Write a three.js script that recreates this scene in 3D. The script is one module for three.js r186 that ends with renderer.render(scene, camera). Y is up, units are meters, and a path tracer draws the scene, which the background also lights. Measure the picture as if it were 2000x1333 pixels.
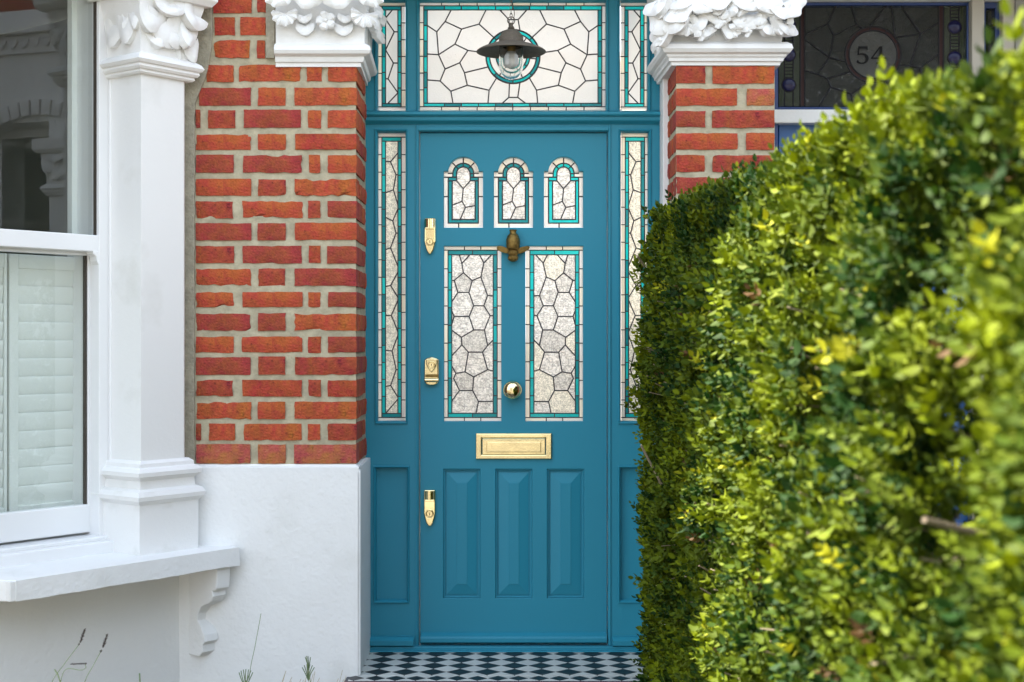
import * as THREE from 'three';
import { mergeGeometries, mergeVertices, toCreasedNormals } from 'three/addons/utils/BufferGeometryUtils.js';
import { RoundedBoxGeometry } from 'three/addons/geometries/RoundedBoxGeometry.js';
import { FontLoader } from 'three/addons/loaders/FontLoader.js';
import { TextGeometry } from 'three/addons/geometries/TextGeometry.js';

// ---------------------------------------------------------------- camera, sky, sun, exposure
const scene = new THREE.Scene();
const FP = 2778, DIST = 5.556, EYE = 1.2105;          // focal length in photo pixels, metres from lens to door, lens height over the porch floor
const camera = new THREE.PerspectiveCamera(2 * Math.atan(666.5 / FP) * 180 / Math.PI, 1.5, 0.05, 400);
camera.position.set(0, EYE, DIST);
camera.lookAt(0, EYE, 0);
camera.focus = 5.35; camera.userData.fStop = 5.0;
const renderer = new THREE.WebGLRenderer({ antialias: true });
renderer.toneMapping = THREE.LinearToneMapping;
renderer.toneMappingExposure = 4.55;
renderer.shadowMap.enabled = true;

function rng(seed) { let s = seed >>> 0; return () => { s = (s + 0x6D2B79F5) | 0; let t = Math.imul(s ^ (s >>> 15), 1 | s); t = (t + Math.imul(t ^ (t >>> 7), 61 | t)) ^ t; return ((t ^ (t >>> 14)) >>> 0) / 4294967296; }; }
function hash(x, y, s) { let h = Math.imul(x, 374761393) + Math.imul(y, 668265263) + Math.imul(s, 1442695041); h = Math.imul(h ^ (h >>> 13), 1274126177); return ((h ^ (h >>> 16)) >>> 0) / 4294967296; }
function vnoise(x, y, per, s) {
  const xi = Math.floor(x), yi = Math.floor(y), fx = x - xi, fy = y - yi, m = (a) => ((a % per) + per) % per;
  const u = fx * fx * (3 - 2 * fx), v = fy * fy * (3 - 2 * fy);
  const a = hash(m(xi), m(yi), s), b = hash(m(xi + 1), m(yi), s), c = hash(m(xi), m(yi + 1), s), d = hash(m(xi + 1), m(yi + 1), s);
  return a + (b - a) * u + (c - a) * v + (a - b - c + d) * u * v;
}
function fbm(x, y, per, s, oct = 4) { let t = 0, a = 0.5, n = 0; for (let i = 0; i < oct; i++) { t += a * vnoise(x, y, per, s + i * 17); n += a; x *= 2; y *= 2; per *= 2; a *= 0.5; } return t / n; }

const SUN_AZ = 19 * Math.PI / 180, SUN_EL = 49 * Math.PI / 180;    // sun from the left, a little behind the front wall
const SUN = new THREE.Vector3(-Math.cos(SUN_EL) * Math.cos(SUN_AZ), Math.sin(SUN_EL), -Math.cos(SUN_EL) * Math.sin(SUN_AZ));
{
  const W = 512, H = 256, d = new Float32Array(W * H * 4);
  for (let j = 0; j < H; j++) for (let i = 0; i < W; i++) {
    const el = ((j + 0.5) / H - 0.5) * Math.PI, az = ((i + 0.5) / W - 0.5) * 2 * Math.PI, up = Math.max(0, Math.sin(el));
    const x = Math.cos(el) * Math.cos(az), z = Math.cos(el) * Math.sin(az), y = Math.sin(el);
    const k = Math.pow(1 - up, 2.2), cl = Math.max(0, Math.min(1, (fbm(i / 32, j / 16, 16, 3, 5) - 0.42) * 4));
    let r = 0.44 + 0.40 * k, g = 0.575 + 0.315 * k, b = 0.78 + 0.12 * k;
    const c = 0.5 * cl; r += (1.0 - r) * c; g += (1.0 - g) * c; b += (1.02 - b) * c;
    const s = Math.max(0, x * SUN.x + y * SUN.y + z * SUN.z), glow = 0.5 * Math.pow(s, 8);
    const o = (j * W + i) * 4; const SK = 0.66; d[o] = SK * (r + glow); d[o + 1] = SK * (g + glow * 0.95); d[o + 2] = SK * (b + glow * 0.85); d[o + 3] = 1;
    if (el < 0) { d[o] = 0.20; d[o + 1] = 0.19; d[o + 2] = 0.18; }
  }
  const t = new THREE.DataTexture(d, W, H, THREE.RGBAFormat, THREE.FloatType);
  t.mapping = THREE.EquirectangularReflectionMapping; t.magFilter = t.minFilter = THREE.LinearFilter; t.needsUpdate = true;
  scene.background = t; scene.environment = t;
}
const sun = new THREE.DirectionalLight(new THREE.Color(1.0, 0.93, 0.80), 5.0);
sun.position.copy(SUN).multiplyScalar(30); sun.castShadow = true; sun.shadow.radius = 1;
Object.assign(sun.shadow.camera, { left: -12, right: 12, top: 12, bottom: -12, near: 1, far: 80 }); sun.shadow.mapSize.set(4096, 4096);
scene.add(sun, sun.target);

// ---------------------------------------------------------------- helpers
const V = (x, y, z) => new THREE.Vector3(x, y, z);
const X = (px, z = 0) => (px - 1000) * (DIST - z) / FP;              // photo column -> metres at depth z
const Y = (py, z = 0) => EYE + (666.5 - py) * (DIST - z) / FP;       // photo row -> metres at depth z
const used = {};
function numbered(n) { used[n] = (used[n] || 0) + 1; return used[n] === 1 ? n : n + '_' + String(used[n] - 1).padStart(3, '0'); }
function boxUV(g) {
  if (!g.attributes.normal) g.computeVertexNormals();
  const p = g.attributes.position, n = g.attributes.normal, uv = new Float32Array(p.count * 2);
  for (let i = 0; i < p.count; i++) {
    const ax = Math.abs(n.getX(i)), ay = Math.abs(n.getY(i)), az = Math.abs(n.getZ(i));
    if (az >= ax && az >= ay) { uv[2 * i] = p.getX(i); uv[2 * i + 1] = p.getY(i); } else if (ax >= ay) { uv[2 * i] = p.getZ(i) + 0.37; uv[2 * i + 1] = p.getY(i); } else { uv[2 * i] = p.getX(i); uv[2 * i + 1] = p.getZ(i) + 0.71; }
  }
  g.setAttribute('uv', new THREE.BufferAttribute(uv, 2)); return g;
}
function clean(g) { const o = g.index ? g.toNonIndexed() : g; for (const k of Object.keys(o.attributes)) if (!['position', 'normal', 'uv'].includes(k)) o.deleteAttribute(k); if (!o.attributes.normal) o.computeVertexNormals(); if (!o.attributes.uv) boxUV(o); o.morphAttributes = {}; return o; }
const merge = (gs) => gs.length === 1 ? gs[0] : mergeGeometries(gs.map(clean), false);
function mesh(name, g, mat, parent) {
  const m = new THREE.Mesh(Array.isArray(g) ? merge(g) : g, mat);
  m.castShadow = m.receiveShadow = true;
  m.name = parent && parent !== scene ? name : numbered(name);
  (parent || scene).add(m); return m;
}
function thing(name, label, category, group, pos) {
  const o = new THREE.Group(); o.name = numbered(name); scene.add(o); if (pos) o.position.copy(pos);
  o.userData = { label, category }; if (group) o.userData.group = group; return o;
}
function tag(o, label, category, group) { o.userData = { label, category }; if (group) o.userData.group = group; return o; }
function struct(name, g, mat) { const m = mesh(name, g, mat, scene); m.userData.kind = 'structure'; return m; }
// box from x0..x1, y0..y1, z0..z1 with rounded edges
function box(x0, x1, y0, y1, z0, z1, r = 0.003) {
  const w = Math.abs(x1 - x0), h = Math.abs(y1 - y0), d = Math.abs(z1 - z0);
  const g = r > 0 ? new RoundedBoxGeometry(w, h, d, 2, Math.min(r, w / 2.01, h / 2.01, d / 2.01)) : new THREE.BoxGeometry(w, h, d);
  g.translate((x0 + x1) / 2, (y0 + y1) / 2, (z0 + z1) / 2); return boxUV(g);
}
const pbox = (px0, px1, py0, py1, z0, z1, r = 0.003) => box(X(px0, z1), X(px1, z1), Y(py1, z1), Y(py0, z1), z0, z1, r);   // front face fills that pixel rectangle
function tube(pts, r, seg = 24, rad = 8, closed = false) { return new THREE.TubeGeometry(new THREE.CatmullRomCurve3(pts, closed), seg, r, rad, closed); }
function cyl(a, b, r0, r1 = r0, n = 10) {
  const g = new THREE.CylinderGeometry(r1, r0, a.distanceTo(b), n, 1);
  g.applyQuaternion(new THREE.Quaternion().setFromUnitVectors(V(0, 1, 0), b.clone().sub(a).normalize()));
  const c = a.clone().add(b).multiplyScalar(0.5); g.translate(c.x, c.y, c.z); return g;
}
function lathe(pts, n = 32) { return new THREE.LatheGeometry(pts.map(([r, y]) => new THREE.Vector2(r, y)), n); }
// a moulding: plan path [[x,z]...] with the outside on its +z side when it runs +x; profile [[out, y]...]
function sweep(path, profile, crease = 0.6) {
  const n = path.length, dirs = [], pos = [], idx = [];
  for (let i = 0; i < n - 1; i++) { const dx = path[i + 1][0] - path[i][0], dz = path[i + 1][1] - path[i][1], l = Math.hypot(dx, dz); dirs.push([-dz / l, dx / l]); }
  const m = path.map((_, i) => { const a = dirs[Math.max(0, i - 1)], b = dirs[Math.min(n - 2, i)], k = 1 + a[0] * b[0] + a[1] * b[1]; return [(a[0] + b[0]) / k, (a[1] + b[1]) / k]; });
  for (let i = 0; i < n; i++) for (const [o, y] of profile) pos.push(path[i][0] + m[i][0] * o, y, path[i][1] + m[i][1] * o);
  const k = profile.length;
  for (let i = 0; i < n - 1; i++) for (let j = 0; j < k - 1; j++) { const a = i * k + j, b = a + k; idx.push(a, b, a + 1, b, b + 1, a + 1); }
  for (const e of [0, n - 1]) { const cap = profile.map(([o, y]) => new THREE.Vector2(o, y)), tri = THREE.ShapeUtils.triangulateShape(cap, []); for (const t of tri) e ? idx.push(e * k + t[0], e * k + t[1], e * k + t[2]) : idx.push(t[0], t[2], t[1]); }
  const g = new THREE.BufferGeometry(); g.setAttribute('position', new THREE.Float32BufferAttribute(pos, 3)); g.setIndex(idx);
  return boxUV(toCreasedNormals(g, crease));
}
function extrude(pts, depth, z, bevel = 0, holes = [], seg = 2) {
  const s = new THREE.Shape(pts.map(([x, y]) => new THREE.Vector2(x, y)));
  for (const h of holes) s.holes.push(new THREE.Path(h.map(([x, y]) => new THREE.Vector2(x, y))));
  const g = new THREE.ExtrudeGeometry(s, { depth: depth - 2 * bevel, bevelEnabled: bevel > 0, bevelThickness: bevel, bevelSize: bevel, bevelOffset: -bevel, bevelSegments: seg, curveSegments: 12 });
  g.translate(0, 0, z + bevel); return boxUV(g);
}
const rect = (x0, x1, y0, y1) => [[x0, y0], [x1, y0], [x1, y1], [x0, y1]];
const prect = (px0, px1, py0, py1, z = 0) => rect(X(px0, z), X(px1, z), Y(py1, z), Y(py0, z));

// ---------------------------------------------------------------- textures and materials
function tex(n, f, srgb) {
  const d = new Uint8Array(n * n * 4);
  for (let j = 0; j < n; j++) for (let i = 0; i < n; i++) { const v = f(i / n, j / n), o = (j * n + i) * 4; const c = Array.isArray(v) ? v : [v, v, v]; for (let q = 0; q < 3; q++) d[o + q] = Math.max(0, Math.min(255, Math.round(c[q] * 255))); d[o + 3] = 255; }
  const t = new THREE.DataTexture(d, n, n, THREE.RGBAFormat, THREE.UnsignedByteType);
  t.wrapS = t.wrapT = THREE.RepeatWrapping; t.magFilter = THREE.LinearFilter; t.minFilter = THREE.LinearMipmapLinearFilter; t.generateMipmaps = true;
  if (srgb) t.colorSpace = THREE.SRGBColorSpace; t.needsUpdate = true; return t;
}
function rep(t, s) { const c = t.clone(); c.repeat.set(s, s); c.needsUpdate = true; return c; }
const col = (r, g, b) => new THREE.Color().setRGB(r, g, b);
const tGrain = tex(256, (u, v) => 0.5 + 0.5 * (fbm(u * 16, v * 16, 16, 5, 4) - 0.5) * 1.8);
const tFine = tex(256, (u, v) => fbm(u * 48, v * 48, 48, 9, 3));
const tPaint = tex(512, (u, v) => 0.6 * fbm(u * 10, v * 10, 10, 21, 5) + 0.4 * fbm(u * 60, v * 12, 12, 31, 3));
const tRender = tex(512, (u, v) => 0.55 * fbm(u * 7, v * 7, 7, 121, 4) + 0.30 * fbm(u * 40, v * 40, 40, 127, 3) + 0.5 * Math.max(0, fbm(u * 22, v * 22, 22, 131, 2) - 0.72));
const tBrush = tex(256, (u, v) => 0.5 * fbm(u * 64, v * 4, 4, 41, 3) + 0.5 * fbm(u * 8, v * 8, 8, 43, 3));
const tHammer = tex(512, (u, v) => { const a = fbm(u * 24, v * 24, 24, 51, 2), b = fbm(u * 50 + 3, v * 50, 50, 57, 2); return Math.pow(Math.abs(a - 0.5) * 2, 0.6) * 0.7 + 0.3 * b; });
const tMottle = tex(512, (u, v) => { const a = fbm(u * 18, v * 18, 18, 61, 2), b = fbm(u * 30 + a * 3, v * 30, 30, 65, 2), q = 1 - Math.pow(Math.min(1, Math.abs(a - 0.5) * 5), 0.7), w = 1 - Math.pow(Math.min(1, Math.abs(b - 0.5) * 5), 0.7), t = 1.0 - 0.46 * q - 0.24 * w; return [t, t * 0.985, t * 0.965]; });
const tRope = tex(64, (u, v) => 0.90 + 0.10 * Math.sin((u * 4 + v * 4) * Math.PI * 2));
const tBrick = tex(1024, (u, v) => {
  const a = fbm(u * 7, v * 7, 7, 71, 4), b = fbm(u * 50, v * 70, 350, 77, 4), e = vnoise(u * 256, v * 256, 256, 79), c = fbm(u * 12, v * 20, 60, 83, 5), f = fbm(u * 30, v * 30, 30, 89, 3), h = fbm(u * 11, v * 9, 99, 181, 4);
  const pale = Math.max(0, (c - 0.57) * 3.6) * (0.25 + b), pit = (f > 0.68 ? (f - 0.68) * 3.4 : 0) + (e > 0.955 ? 0.3 : 0), t = 0.84 + 0.46 * (a - 0.5) + 0.40 * (b - 0.5) + 0.16 * (e - 0.5), hue = 1 + 1.3 * (h - 0.5);
  return [t * 1.04 + pale * 0.20 - pit * 0.5, t * 0.72 * hue + pale * 0.26 - pit * 0.40, t * 0.72 * (1.6 - 0.6 * hue) + pale * 0.30 - pit * 0.30].map((k) => Math.max(0.05, k));
});
const tMortar = tex(512, (u, v) => { const a = fbm(u * 12, v * 12, 12, 91, 5), b = fbm(u * 64, v * 64, 64, 97, 2); const t = 0.84 + 0.5 * (a - 0.5) + 0.14 * (b - 0.5); return [t, t * 0.985, t * 0.95]; });
const tStain = tex(512, (u, v) => { const a = fbm(u * 6, v * 6, 6, 101, 5), s = Math.max(0, a - 0.60) * 0.55; return [0.985 - s * 0.7, 0.985 - s * 0.72, 0.985 - s * 0.85]; });
const tTarnish = tex(256, (u, v) => { const a = fbm(u * 5, v * 5, 5, 141, 4), b = fbm(u * 40, v * 40, 40, 147, 2); const t = 0.90 + 0.30 * (a - 0.5) + 0.04 * (b - 0.5); return [t, t * 0.99, t * 0.96]; });
const tRust = tex(256, (u, v) => { const a = fbm(u * 10, v * 10, 10, 111, 5); return [0.75 + 0.4 * (a - 0.5), 0.72 + 0.4 * (a - 0.5), 0.68 + 0.35 * (a - 0.5)]; });

const M = {};
const std = (o) => new THREE.MeshStandardMaterial(o), phy = (o) => new THREE.MeshPhysicalMaterial(o);
M.blue = phy({ color: col(0.026, 0.250, 0.355), roughness: 0.40, specularIntensity: 0.55, bumpMap: rep(tBrush, 3), bumpScale: 0.00022 });
M.navy = std({ color: col(0.012, 0.04, 0.16), roughness: 0.4, bumpMap: rep(tBrush, 3), bumpScale: 0.0003 });
M.doorBlue = std({ color: col(0.02, 0.11, 0.33), roughness: 0.4 });
M.white = std({ color: col(0.84, 0.84, 0.825), roughness: 0.5, map: rep(tStain, 1.3), bumpMap: rep(tRender, 3), bumpScale: 0.0012 });
M.plaster = std({ color: col(0.84, 0.835, 0.82), roughness: 0.7, map: rep(tStain, 2.1), bumpMap: rep(tRender, 6), bumpScale: 0.0014 });
M.render = std({ color: col(0.83, 0.83, 0.82), roughness: 0.75, map: rep(tStain, 0.8), bumpMap: rep(tRender, 2.0), bumpScale: 0.004 });
M.upvc = phy({ color: col(0.82, 0.82, 0.82), roughness: 0.3, clearcoat: 0.3, clearcoatRoughness: 0.2 });
M.cement = std({ color: col(0.40, 0.37, 0.29), roughness: 0.9, map: rep(tMortar, 3), bumpMap: rep(tGrain, 9), bumpScale: 0.003 });
M.mortar = std({ color: col(0.50, 0.45, 0.325), roughness: 0.95, map: rep(tMortar, 2.5), bumpMap: rep(tGrain, 9), bumpScale: 0.0016 });
M.bricks = [[0.50, 0.125, 0.040], [0.45, 0.102, 0.044], [0.54, 0.150, 0.042], [0.40, 0.085, 0.046], [0.47, 0.112, 0.036], [0.50, 0.175, 0.090]].map(([r, g, b], i) => {
  const map = rep(tBrick, 2.2 + 0.35 * i); map.offset.set(0.13 * i, 0.29 * i);
  return std({ color: col(r * 0.9, g * 0.9, b * 0.9), roughness: 0.88, map, bumpMap: rep(tGrain, 11), bumpScale: 0.004 });
});
M.brass = phy({ color: col(0.95, 0.80, 0.46), metalness: 1, roughness: 0.12, map: rep(tTarnish, 3), bumpMap: rep(tTarnish, 3), bumpScale: 0.0006 });
M.oldBrass = std({ color: col(0.34, 0.23, 0.075), metalness: 1, roughness: 0.38, map: rep(tRust, 12), bumpMap: rep(tGrain, 40), bumpScale: 0.0012 });
M.keyhole = std({ color: col(0.05, 0.04, 0.03), roughness: 0.6 });
M.lead = std({ color: col(0.045, 0.040, 0.045), roughness: 0.6 });
M.leadDark = std({ color: col(0.010, 0.010, 0.012), roughness: 0.8 });
M.iron = std({ color: col(0.17, 0.145, 0.115), metalness: 0.25, roughness: 0.62, map: rep(tRust, 6), bumpMap: rep(tGrain, 20), bumpScale: 0.0012 });
const pane = (r, g, b, o = {}) => phy({ color: col(r, g, b), transmission: 0.55, roughness: 0.92, clearcoat: 0.7, clearcoatRoughness: 0.08, ...o });
M.paneClear = [0.0, 0.33, 0.71].map((q) => { const m = rep(tMottle, 4 + 2 * q); m.repeat.y *= 1.5; const b = rep(tHammer, 4); m.offset.set(q, q * 0.6); b.offset.set(q, q * 0.6); return pane(0.92, 0.88, 0.85, { map: m, bumpMap: b, bumpScale: 0.006 }); });
M.paneGrey = pane(0.80, 0.765, 0.73, { map: rep(tMottle, 7), bumpMap: rep(tHammer, 9), bumpScale: 0.003 });
M.paneWhite = pane(0.76, 0.74, 0.73, { transmission: 0.5, bumpMap: rep(tFine, 5), bumpScale: 0.0008 });
M.paneWarm = pane(1.0, 0.94, 0.82, { map: rep(tMottle, 9), bumpMap: rep(tHammer, 9), bumpScale: 0.0025 });
M.paneCream = [pane(0.84, 0.775, 0.71, { map: rep(tRope, 40) }), pane(0.83, 0.74, 0.61), pane(0.86, 0.79, 0.755, { map: rep(tRope, 40) })];
M.paneTeal = [pane(0.0, 0.38, 0.39, { bumpMap: rep(tHammer, 9), bumpScale: 0.002 }), pane(0.0, 0.21, 0.235, { bumpMap: rep(tHammer, 9), bumpScale: 0.002 }), pane(0.005, 0.50, 0.495, { bumpMap: rep(tHammer, 9), bumpScale: 0.002 })];
M.paneDark = [0, 0.4].map((q) => { const b = rep(tHammer, 4); b.offset.set(q, q); return phy({ color: col(0.74, 0.76, 0.70), transmission: 0.97, roughness: 0.22, ior: 1.5, bumpMap: b, bumpScale: 0.012 }); });
M.paneOlive = phy({ color: col(0.42, 0.55, 0.28), transmission: 0.95, roughness: 0.25, ior: 1.5, bumpMap: rep(tHammer, 8), bumpScale: 0.004 });
M.paneCobalt = phy({ color: col(0.008, 0.008, 0.05), roughness: 0.15, specularIntensity: 0.5 });
M.paneRed = phy({ color: col(0.028, 0.006, 0.005), roughness: 0.45, specularIntensity: 0.4 });
M.paneDisc = phy({ color: col(0.74, 0.74, 0.68), transmission: 0.92, roughness: 0.35, ior: 1.5, bumpMap: rep(tHammer, 7), bumpScale: 0.005 });
M.beige = std({ color: col(0.44, 0.405, 0.34), roughness: 0.5 });  // post paint darkened to carry the shade of the neighbouring porch
M.ink = std({ color: col(0.004, 0.004, 0.004), roughness: 0.9 });
M.glass = phy({ color: col(0.96, 0.98, 0.97), transmission: 1, roughness: 0.0, thickness: 0, ior: 1.52 });
M.jar = phy({ color: col(0.97, 0.98, 0.96), transmission: 1, roughness: 0.0, thickness: 0.004, ior: 1.5 });
M.bulb = phy({ color: col(0.72, 0.72, 0.72), roughness: 0.35, transmission: 0.25 });
M.shutter = std({ color: col(0.84, 0.85, 0.82), roughness: 0.45 });
M.tileBlack = std({ color: col(0.012, 0.013, 0.014), roughness: 0.42 });
M.tileWhite = [std({ color: col(0.60, 0.60, 0.56), roughness: 0.45, map: rep(tStain, 5) }), std({ color: col(0.54, 0.55, 0.52), roughness: 0.5, map: rep(tStain, 6) })];
M.tileRed = std({ color: col(0.10, 0.03, 0.04), roughness: 0.5 });
M.grout = std({ color: col(0.10, 0.10, 0.10), roughness: 0.95 });
M.hallWall = std({ color: col(0.82, 0.80, 0.76), roughness: 0.8 });
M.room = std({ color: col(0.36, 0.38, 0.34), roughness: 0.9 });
M.path = std({ color: col(0.16, 0.155, 0.15), roughness: 0.9, map: rep(tMortar, 1.5), bumpMap: rep(tGrain, 6), bumpScale: 0.004 });
M.soil = std({ color: col(0.13, 0.11, 0.085), roughness: 1, map: rep(tMortar, 2), bumpMap: rep(tGrain, 10), bumpScale: 0.02 });
M.asphalt = std({ color: col(0.06, 0.06, 0.062), roughness: 0.95, bumpMap: rep(tGrain, 12), bumpScale: 0.006 });
M.stone = std({ color: col(0.34, 0.33, 0.31), roughness: 0.9, map: rep(tMortar, 1) });
M.cream = std({ color: col(0.66, 0.58, 0.42), roughness: 0.9 });
M.slate = std({ color: col(0.07, 0.075, 0.085), roughness: 0.7 });
M.darkGlass = phy({ color: col(0.03, 0.035, 0.04), roughness: 0.05, clearcoat: 1 });
M.stem = std({ color: col(0.24, 0.30, 0.15), roughness: 0.8 });
M.flower = std({ color: col(0.085, 0.068, 0.060), roughness: 0.9 });
M.lavLeaf = std({ color: col(0.16, 0.23, 0.11), roughness: 0.8 });
M.straw = std({ color: col(0.50, 0.42, 0.28), roughness: 0.9 });
M.bark = std({ color: col(0.20, 0.135, 0.085), roughness: 0.9, bumpMap: rep(tGrain, 30), bumpScale: 0.002 });
M.paleBark = std({ color: col(0.42, 0.33, 0.23), roughness: 0.9, bumpMap: rep(tGrain, 30), bumpScale: 0.002 });
const leafMat = (o) => phy({ color: 0xffffff, transmission: 0.36, roughness: 0.6, specularIntensity: 0.18, side: THREE.DoubleSide, ...o });
M.leaf = leafMat({});

// ---------------------------------------------------------------- ground, path, pavement, road
const GROUND = -0.34;
struct('ground', box(-150, 150, GROUND - 0.5, GROUND, -150, 150, 0), M.soil);
struct('garden_path', box(-0.62, 0.42, GROUND, GROUND + 0.04, 0.62, 6.6, 0.004), M.path);
struct('pavement', box(-60, 60, GROUND, GROUND + 0.05, 6.75, 9.0, 0.004), M.stone);
struct('road', box(-60, 60, GROUND - 0.1, GROUND + 0.004, 9.02, 15.5, 0), M.asphalt);

// ---------------------------------------------------------------- porch floor: black and white tiles laid diagonally
{
  const PZ = 0.60, floor = struct('porch_floor', [box(-0.60, 0.62, GROUND, -0.004, -0.05, PZ, 0.006)], M.grout);
  const nose = mesh('step_nosing', box(-0.60, 0.62, -0.05, 0.001, 0.4935, 0.62, 0.008), M.tileRed, floor);
  const quad = (poly, x0, x1, z0, z1) => {        // clip a convex tile to the floor's rectangle
    let p = poly;
    for (const [ax, lim, s] of [[0, x0, 1], [0, x1, -1], [1, z0, 1], [1, z1, -1]]) {
      const out = [];
      for (let i = 0; i < p.length; i++) { const a = p[i], b = p[(i + 1) % p.length], ia = s * (a[ax] - lim) >= 0, ib = s * (b[ax] - lim) >= 0; if (ia) out.push(a); if (ia !== ib) { const t = (lim - a[ax]) / (b[ax] - a[ax]); out.push([a[0] + t * (b[0] - a[0]), a[1] + t * (b[1] - a[1])]); } }
      p = out; if (p.length < 3) return null;
    }
    return p;
  };
  const r = rng(11);
  const both = (cx, cz, p, x0, x1, z0, z1) => {
    for (let j = -12; j <= 12; j++) for (let i = -24; i <= 24; i++) for (const [dx, dz, blk] of [[0, 0, true], [0.5, 0.5, false]]) {
      const h = p / 2 - 0.0011, x = cx + (i + dx) * p, z = cz + (j + dz) * p;
      const poly = quad([[x - h, z], [x, z + h], [x + h, z], [x, z - h]], x0, x1, z0, z1);
      if (!poly || Math.abs(THREE.ShapeUtils.area(poly.map((q) => new THREE.Vector2(q[0], q[1])))) < 6e-5) continue;
      const g = extrude(poly.map(([a, b]) => [a, -b]), 0.004, 0, 0.0006, [], 1); g.rotateX(-Math.PI / 2); g.translate(0, -0.004 + (r() - 0.5) * 0.0006, 0);
      mesh('floor_tile', g, blk ? M.tileBlack : M.tileWhite[r() < 0.6 ? 0 : 1], floor);
    }
  };
  both(-0.2904, 0.255, 0.1, -0.585, 0.60, 0.02, 0.41);
  both(-0.2904 + 0.02, 0.4525, 0.0735, -0.585, 0.60, 0.4165, 0.49);
}

// ---------------------------------------------------------------- brick piers
function brickGeo(w, h, d, seed, rough) {
  const g = new THREE.BoxGeometry(w, h, d, Math.max(3, Math.round(w / 0.022)), 4, 2), p = g.attributes.position, rad = 0.004;
  for (let i = 0; i < p.count; i++) {
    let x = p.getX(i), y = p.getY(i), z = p.getZ(i);
    const ex = w / 2 - Math.abs(x), ey = h / 2 - Math.abs(y), ez = d / 2 - Math.abs(z);
    const k = Math.round(x * 900) * 7 + Math.round(y * 900) * 131, n1 = hash(k, seed, 3) - 0.5, n2 = hash(k, seed, 7), n3 = vnoise((x + seed) * 40 + 500, (y + 9) * 60, 100000, seed);
    if (ey < 1e-4 && ez < 1e-4) { y -= Math.sign(y) * (0.001 + rough * 0.005 * n3 * n2); z -= Math.sign(z) * (0.0012 + 0.0022 * n2); }
    else if (ey < 1e-4) y -= Math.sign(y) * rough * 0.005 * n3 * n2;
    if (ex < 1e-4) x -= Math.sign(x) * (0.0008 + rough * 0.003 * n2), z -= Math.sign(z) * (ez < 1e-4 ? rad * 0.5 * n2 : 0);
    if (ez < 1e-4) z += n1 * 0.0022 * (0.6 + rough) - (rough > 1 ? 0.0022 * n3 : 0);
    p.setXYZ(i, x, y, z);
  }
  return boxUV(toCreasedNormals(g, 0.9));
}
const PIER = 0.40;                                  // the piers' front faces
const ROWS = [[-8, 25], [34, 68], [79, 113], [127, 159], [171, 205], [215, 249], [262, 292], [303, 337], [350, 382], [393, 426], [436, 469], [481, 514], [525, 558], [571, 600], [613, 646], [658, 689], [698, 732], [743, 775], [786, 819], [829, 860], [869, 906]];
function mortarFace(x0, x1, y0, y1, z) {            // uneven pointing
  const nx = Math.ceil((x1 - x0) / 0.012), ny = Math.ceil((y1 - y0) / 0.008), g = new THREE.PlaneGeometry(x1 - x0, y1 - y0, nx, ny), p = g.attributes.position;
  g.translate((x0 + x1) / 2, (y0 + y1) / 2, z);
  for (let i = 0; i < p.count; i++) p.setZ(i, z + (fbm(p.getX(i) * 26 + 40, p.getY(i) * 44 + 40, 10000, 7, 3) - 0.5) * 0.0055);
  g.computeVertexNormals(); return boxUV(g);
}
function layBrick(pier, px0, px1, py0, py1, seed, opt = {}) {
  const r = rng(seed * 977 + 5), z = PIER, x0 = X(px0, z), x1 = X(px1, z), y0 = Y(py1, z), y1 = Y(py0, z), depth = opt.depth || 0.10;
  const rough = opt.rough ?? (r() < 0.22 ? 1.9 : 0.5 + 0.5 * r());
  const g = brickGeo(x1 - x0, y1 - y0, depth, seed, x1 - x0 < 0.12 ? Math.min(0.9, rough) : rough);
  const m = mesh('brick', g, M.bricks[opt.tone ?? Math.floor(r() * 5.4)], pier);
  m.position.set((x0 + x1) / 2, (y0 + y1) / 2, z - depth / 2 + (r() - 0.5) * 0.003); m.rotation.z = (r() - 0.5) * 0.008; return m;
}
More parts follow.
